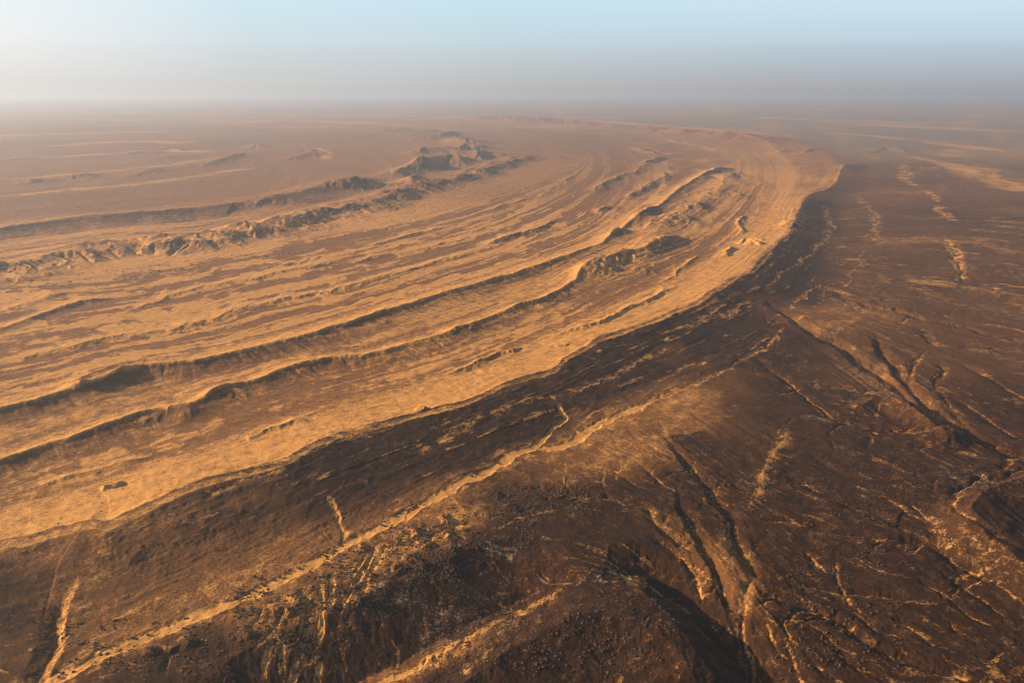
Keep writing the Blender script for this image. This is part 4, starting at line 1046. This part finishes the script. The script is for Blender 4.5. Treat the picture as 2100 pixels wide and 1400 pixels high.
for px, py, sz, lb in [
        (326, 557, 5.6, 'broad dark bush alone at the edge of the brown gravel, left of another lone bush'), (309, 560, 4.6, 'dark bush just left of the broad lone bush at the gravel edge'),
        (373, 552.5, 5.4, 'lone dark bush where the sand meets the brown gravel tongue'), (392, 543, 4.4, 'dark bush on open sand up right of the lone bush by the gravel tongue'),
        (255.5, 571, 5.4, 'dark bush on the sand, bigger of two above the pale hummock'), (234, 573.5, 4.4, 'dark bush on the sand, smaller of two above the pale hummock'),
        (145, 579, 5.6, 'biggest dark bush in the speckled sand at the far left'), (126, 588, 4.4, 'dark bush below the biggest bush of the speckled sand'), (80, 588, 4.6, 'dark bush in the speckled sand left of the biggest one'), (61, 589.5, 4.4, 'dark bush near the left edge of the speckled sand'),
        (285, 524, 4.8, 'dark bush close under the rugged hill foot at left')]:
    bush(px, py, sz, lb, G_PLAIN)
for px, py in [(500, 525), (522, 528), (547, 526), (572, 523), (580, 522), (593, 520), (602, 500), (605, 519), (660, 488), (678, 484), (707, 483), (737, 475), (753, 473), (768, 472), (817, 457), (842, 453), (853, 448), (980, 453), (640, 512), (620, 516)]:
    bush(px, py, brng.uniform(3.8, 5.6), 'small dark bush in the dotted line between sand and streaked gravel', 'dark bushes in a dotted line along the gravel edge')
def scatter(n, x0, y0, x1, y1, thick, s0, s1, label, group):
    for _ in range(n):
        t = brng.uniform(0, 1)
        bush(x0 + (x1 - x0) * t, y0 + (y1 - y0) * t + brng.normal() * thick, brng.uniform(s0, s1), label, group)
scatter(95, -40, 596, 420, 545, 9, 1.8, 3.6, 'tiny dark shrub among the many specks on the sand at far left', 'tiny shrubs speckling the sand plain')
scatter(40, 420, 540, 860, 462, 8, 2.2, 4.0, 'tiny dark shrub on the sand below the rugged hill chain', 'tiny shrubs below the rugged hills')
scatter(40, 60, 1090, 700, 880, 22, 0.9, 1.7, 'tiny dark tuft on the bright sand drift beside the long edge', 'tiny tufts on the bright sand drift')
scatter(30, 640, 735, 1000, 640, 6, 1.4, 2.4, 'tiny shrub in the trough between the two long ridges', 'tiny shrubs between the ridges')

# ------------------------------------------------------------------ loose rocks on the blocky slopes: more than anyone could count
def rubble():
    g = np.random.default_rng(77)
    m = bpy.data.materials.new('dark_rock'); m.use_nodes = True
    nt = m.node_tree; b = nt.nodes['Principled BSDF']; b.inputs['Roughness'].default_value = 0.95
    n = nt.nodes.new('ShaderNodeTexNoise'); n.inputs['Scale'].default_value = 0.3; n.inputs['Detail'].default_value = 5
    r = nt.nodes.new('ShaderNodeValToRGB')
    r.color_ramp.elements[0].position = 0.3; r.color_ramp.elements[0].color = (0.030, 0.013, 0.006, 1)
    r.color_ramp.elements[1].position = 0.75; r.color_ramp.elements[1].color = (0.135, 0.064, 0.028, 1)
    nt.links.new(n.outputs['Fac'], r.inputs['Fac']); nt.links.new(r.outputs['Color'], b.inputs['Base Color'])
    V, Fc = [], []
    zones = [(360, 1270, 480, 1400, 40), (480, 1215, 640, 1330, 150), (640, 1130, 800, 1260, 150), (790, 1085, 960, 1190, 230), (920, 1030, 1100, 1130, 120), (1030, 1000, 1220, 1060, 120),
             (900, 1270, 1350, 1400, 170), (1150, 1220, 1400, 1300, 50), (1600, 1060, 1850, 1200, 70), (1650, 950, 1900, 1080, 60), (1580, 1230, 1850, 1390, 90), (60, 1280, 330, 1390, 60)]
    box = np.array([(sx, sy, sz) for sz in (-1, 1) for sx, sy in ((-1, -1), (1, -1), (1, 1), (-1, 1))], float)
    bf = [(3, 2, 1, 0), (4, 5, 6, 7), (0, 1, 5, 4), (1, 2, 6, 5), (2, 3, 7, 6), (3, 0, 4, 7)]
    for x0, y0, x1, y1, cl in zones:
        for _ in range(cl):                          # clumps
            cx, cy = g.uniform(x0, x1), g.uniform(y0, y1)
            X0, Y0 = at(cx, cy, -8.0)
            for k in range(int(g.integers(3, 9))):
                x, y = X0 + g.normal() * 3.0, Y0 + g.normal() * 3.0
                s_ = 0.4 + 1.25 * g.random() ** 2.4
                z = zat(x, y)
                a = g.uniform(0, 6.28); ca, sa = math.cos(a), math.sin(a)
                v = box * g.uniform(0.6, 1.0, (8, 3)) * np.array([s_ * g.uniform(0.8, 1.5), s_, s_ * g.uniform(0.6, 1.0)])
                v[4:, :2] *= g.uniform(0.4, 0.8)
                o = len(V)
                for q in v: V.append((x + q[0] * ca - q[1] * sa, y + q[0] * sa + q[1] * ca, z + q[2] + 0.15 * s_))
                Fc += [tuple(i + o for i in f_) for f_ in bf]
    me = bpy.data.meshes.new('rubble'); me.from_pydata(V, [], Fc); me.materials.append(m)
    o = bpy.data.objects.new('rubble', me); COL.objects.link(o)
    o['kind'] = 'stuff'; o['label'] = 'dark loose rocks strewn over the blocky foreground slopes'
rubble()

# ------------------------------------------------------------------ haze
def haze():
    zb = float(min(Z.min(), -14)) - 1.0
    zt = CAM_H + 6.0
    R = FAR + 1500.0
    V = [(sx * R, sy * R, z) for z in (zb, zt) for sx, sy in ((-1, -1), (1, -1), (1, 1), (-1, 1))]
    Fc = [(3, 2, 1, 0), (4, 5, 6, 7), (0, 1, 5, 4), (1, 2, 6, 5), (2, 3, 7, 6), (3, 0, 4, 7)]
    me = bpy.data.meshes.new('haze'); me.from_pydata(V, [], Fc)
    m = bpy.data.materials.new('haze'); m.use_nodes = True
    nt = m.node_tree; nt.nodes.clear()
    out = nt.nodes.new('ShaderNodeOutputMaterial')
    v = nt.nodes.new('ShaderNodeVolumePrincipled')
    v.inputs['Color'].default_value = (0.455, 0.555, 0.72, 1)
    v.inputs['Density'].default_value = 0.000051
    v.inputs['Anisotropy'].default_value = 0.36
    nt.links.new(v.outputs['Volume'], out.inputs['Volume'])
    me.materials.append(m)
    o = bpy.data.objects.new('haze', me); COL.objects.link(o)
    o['kind'] = 'stuff'; o['label'] = 'pale dusty haze over the far desert'
haze()
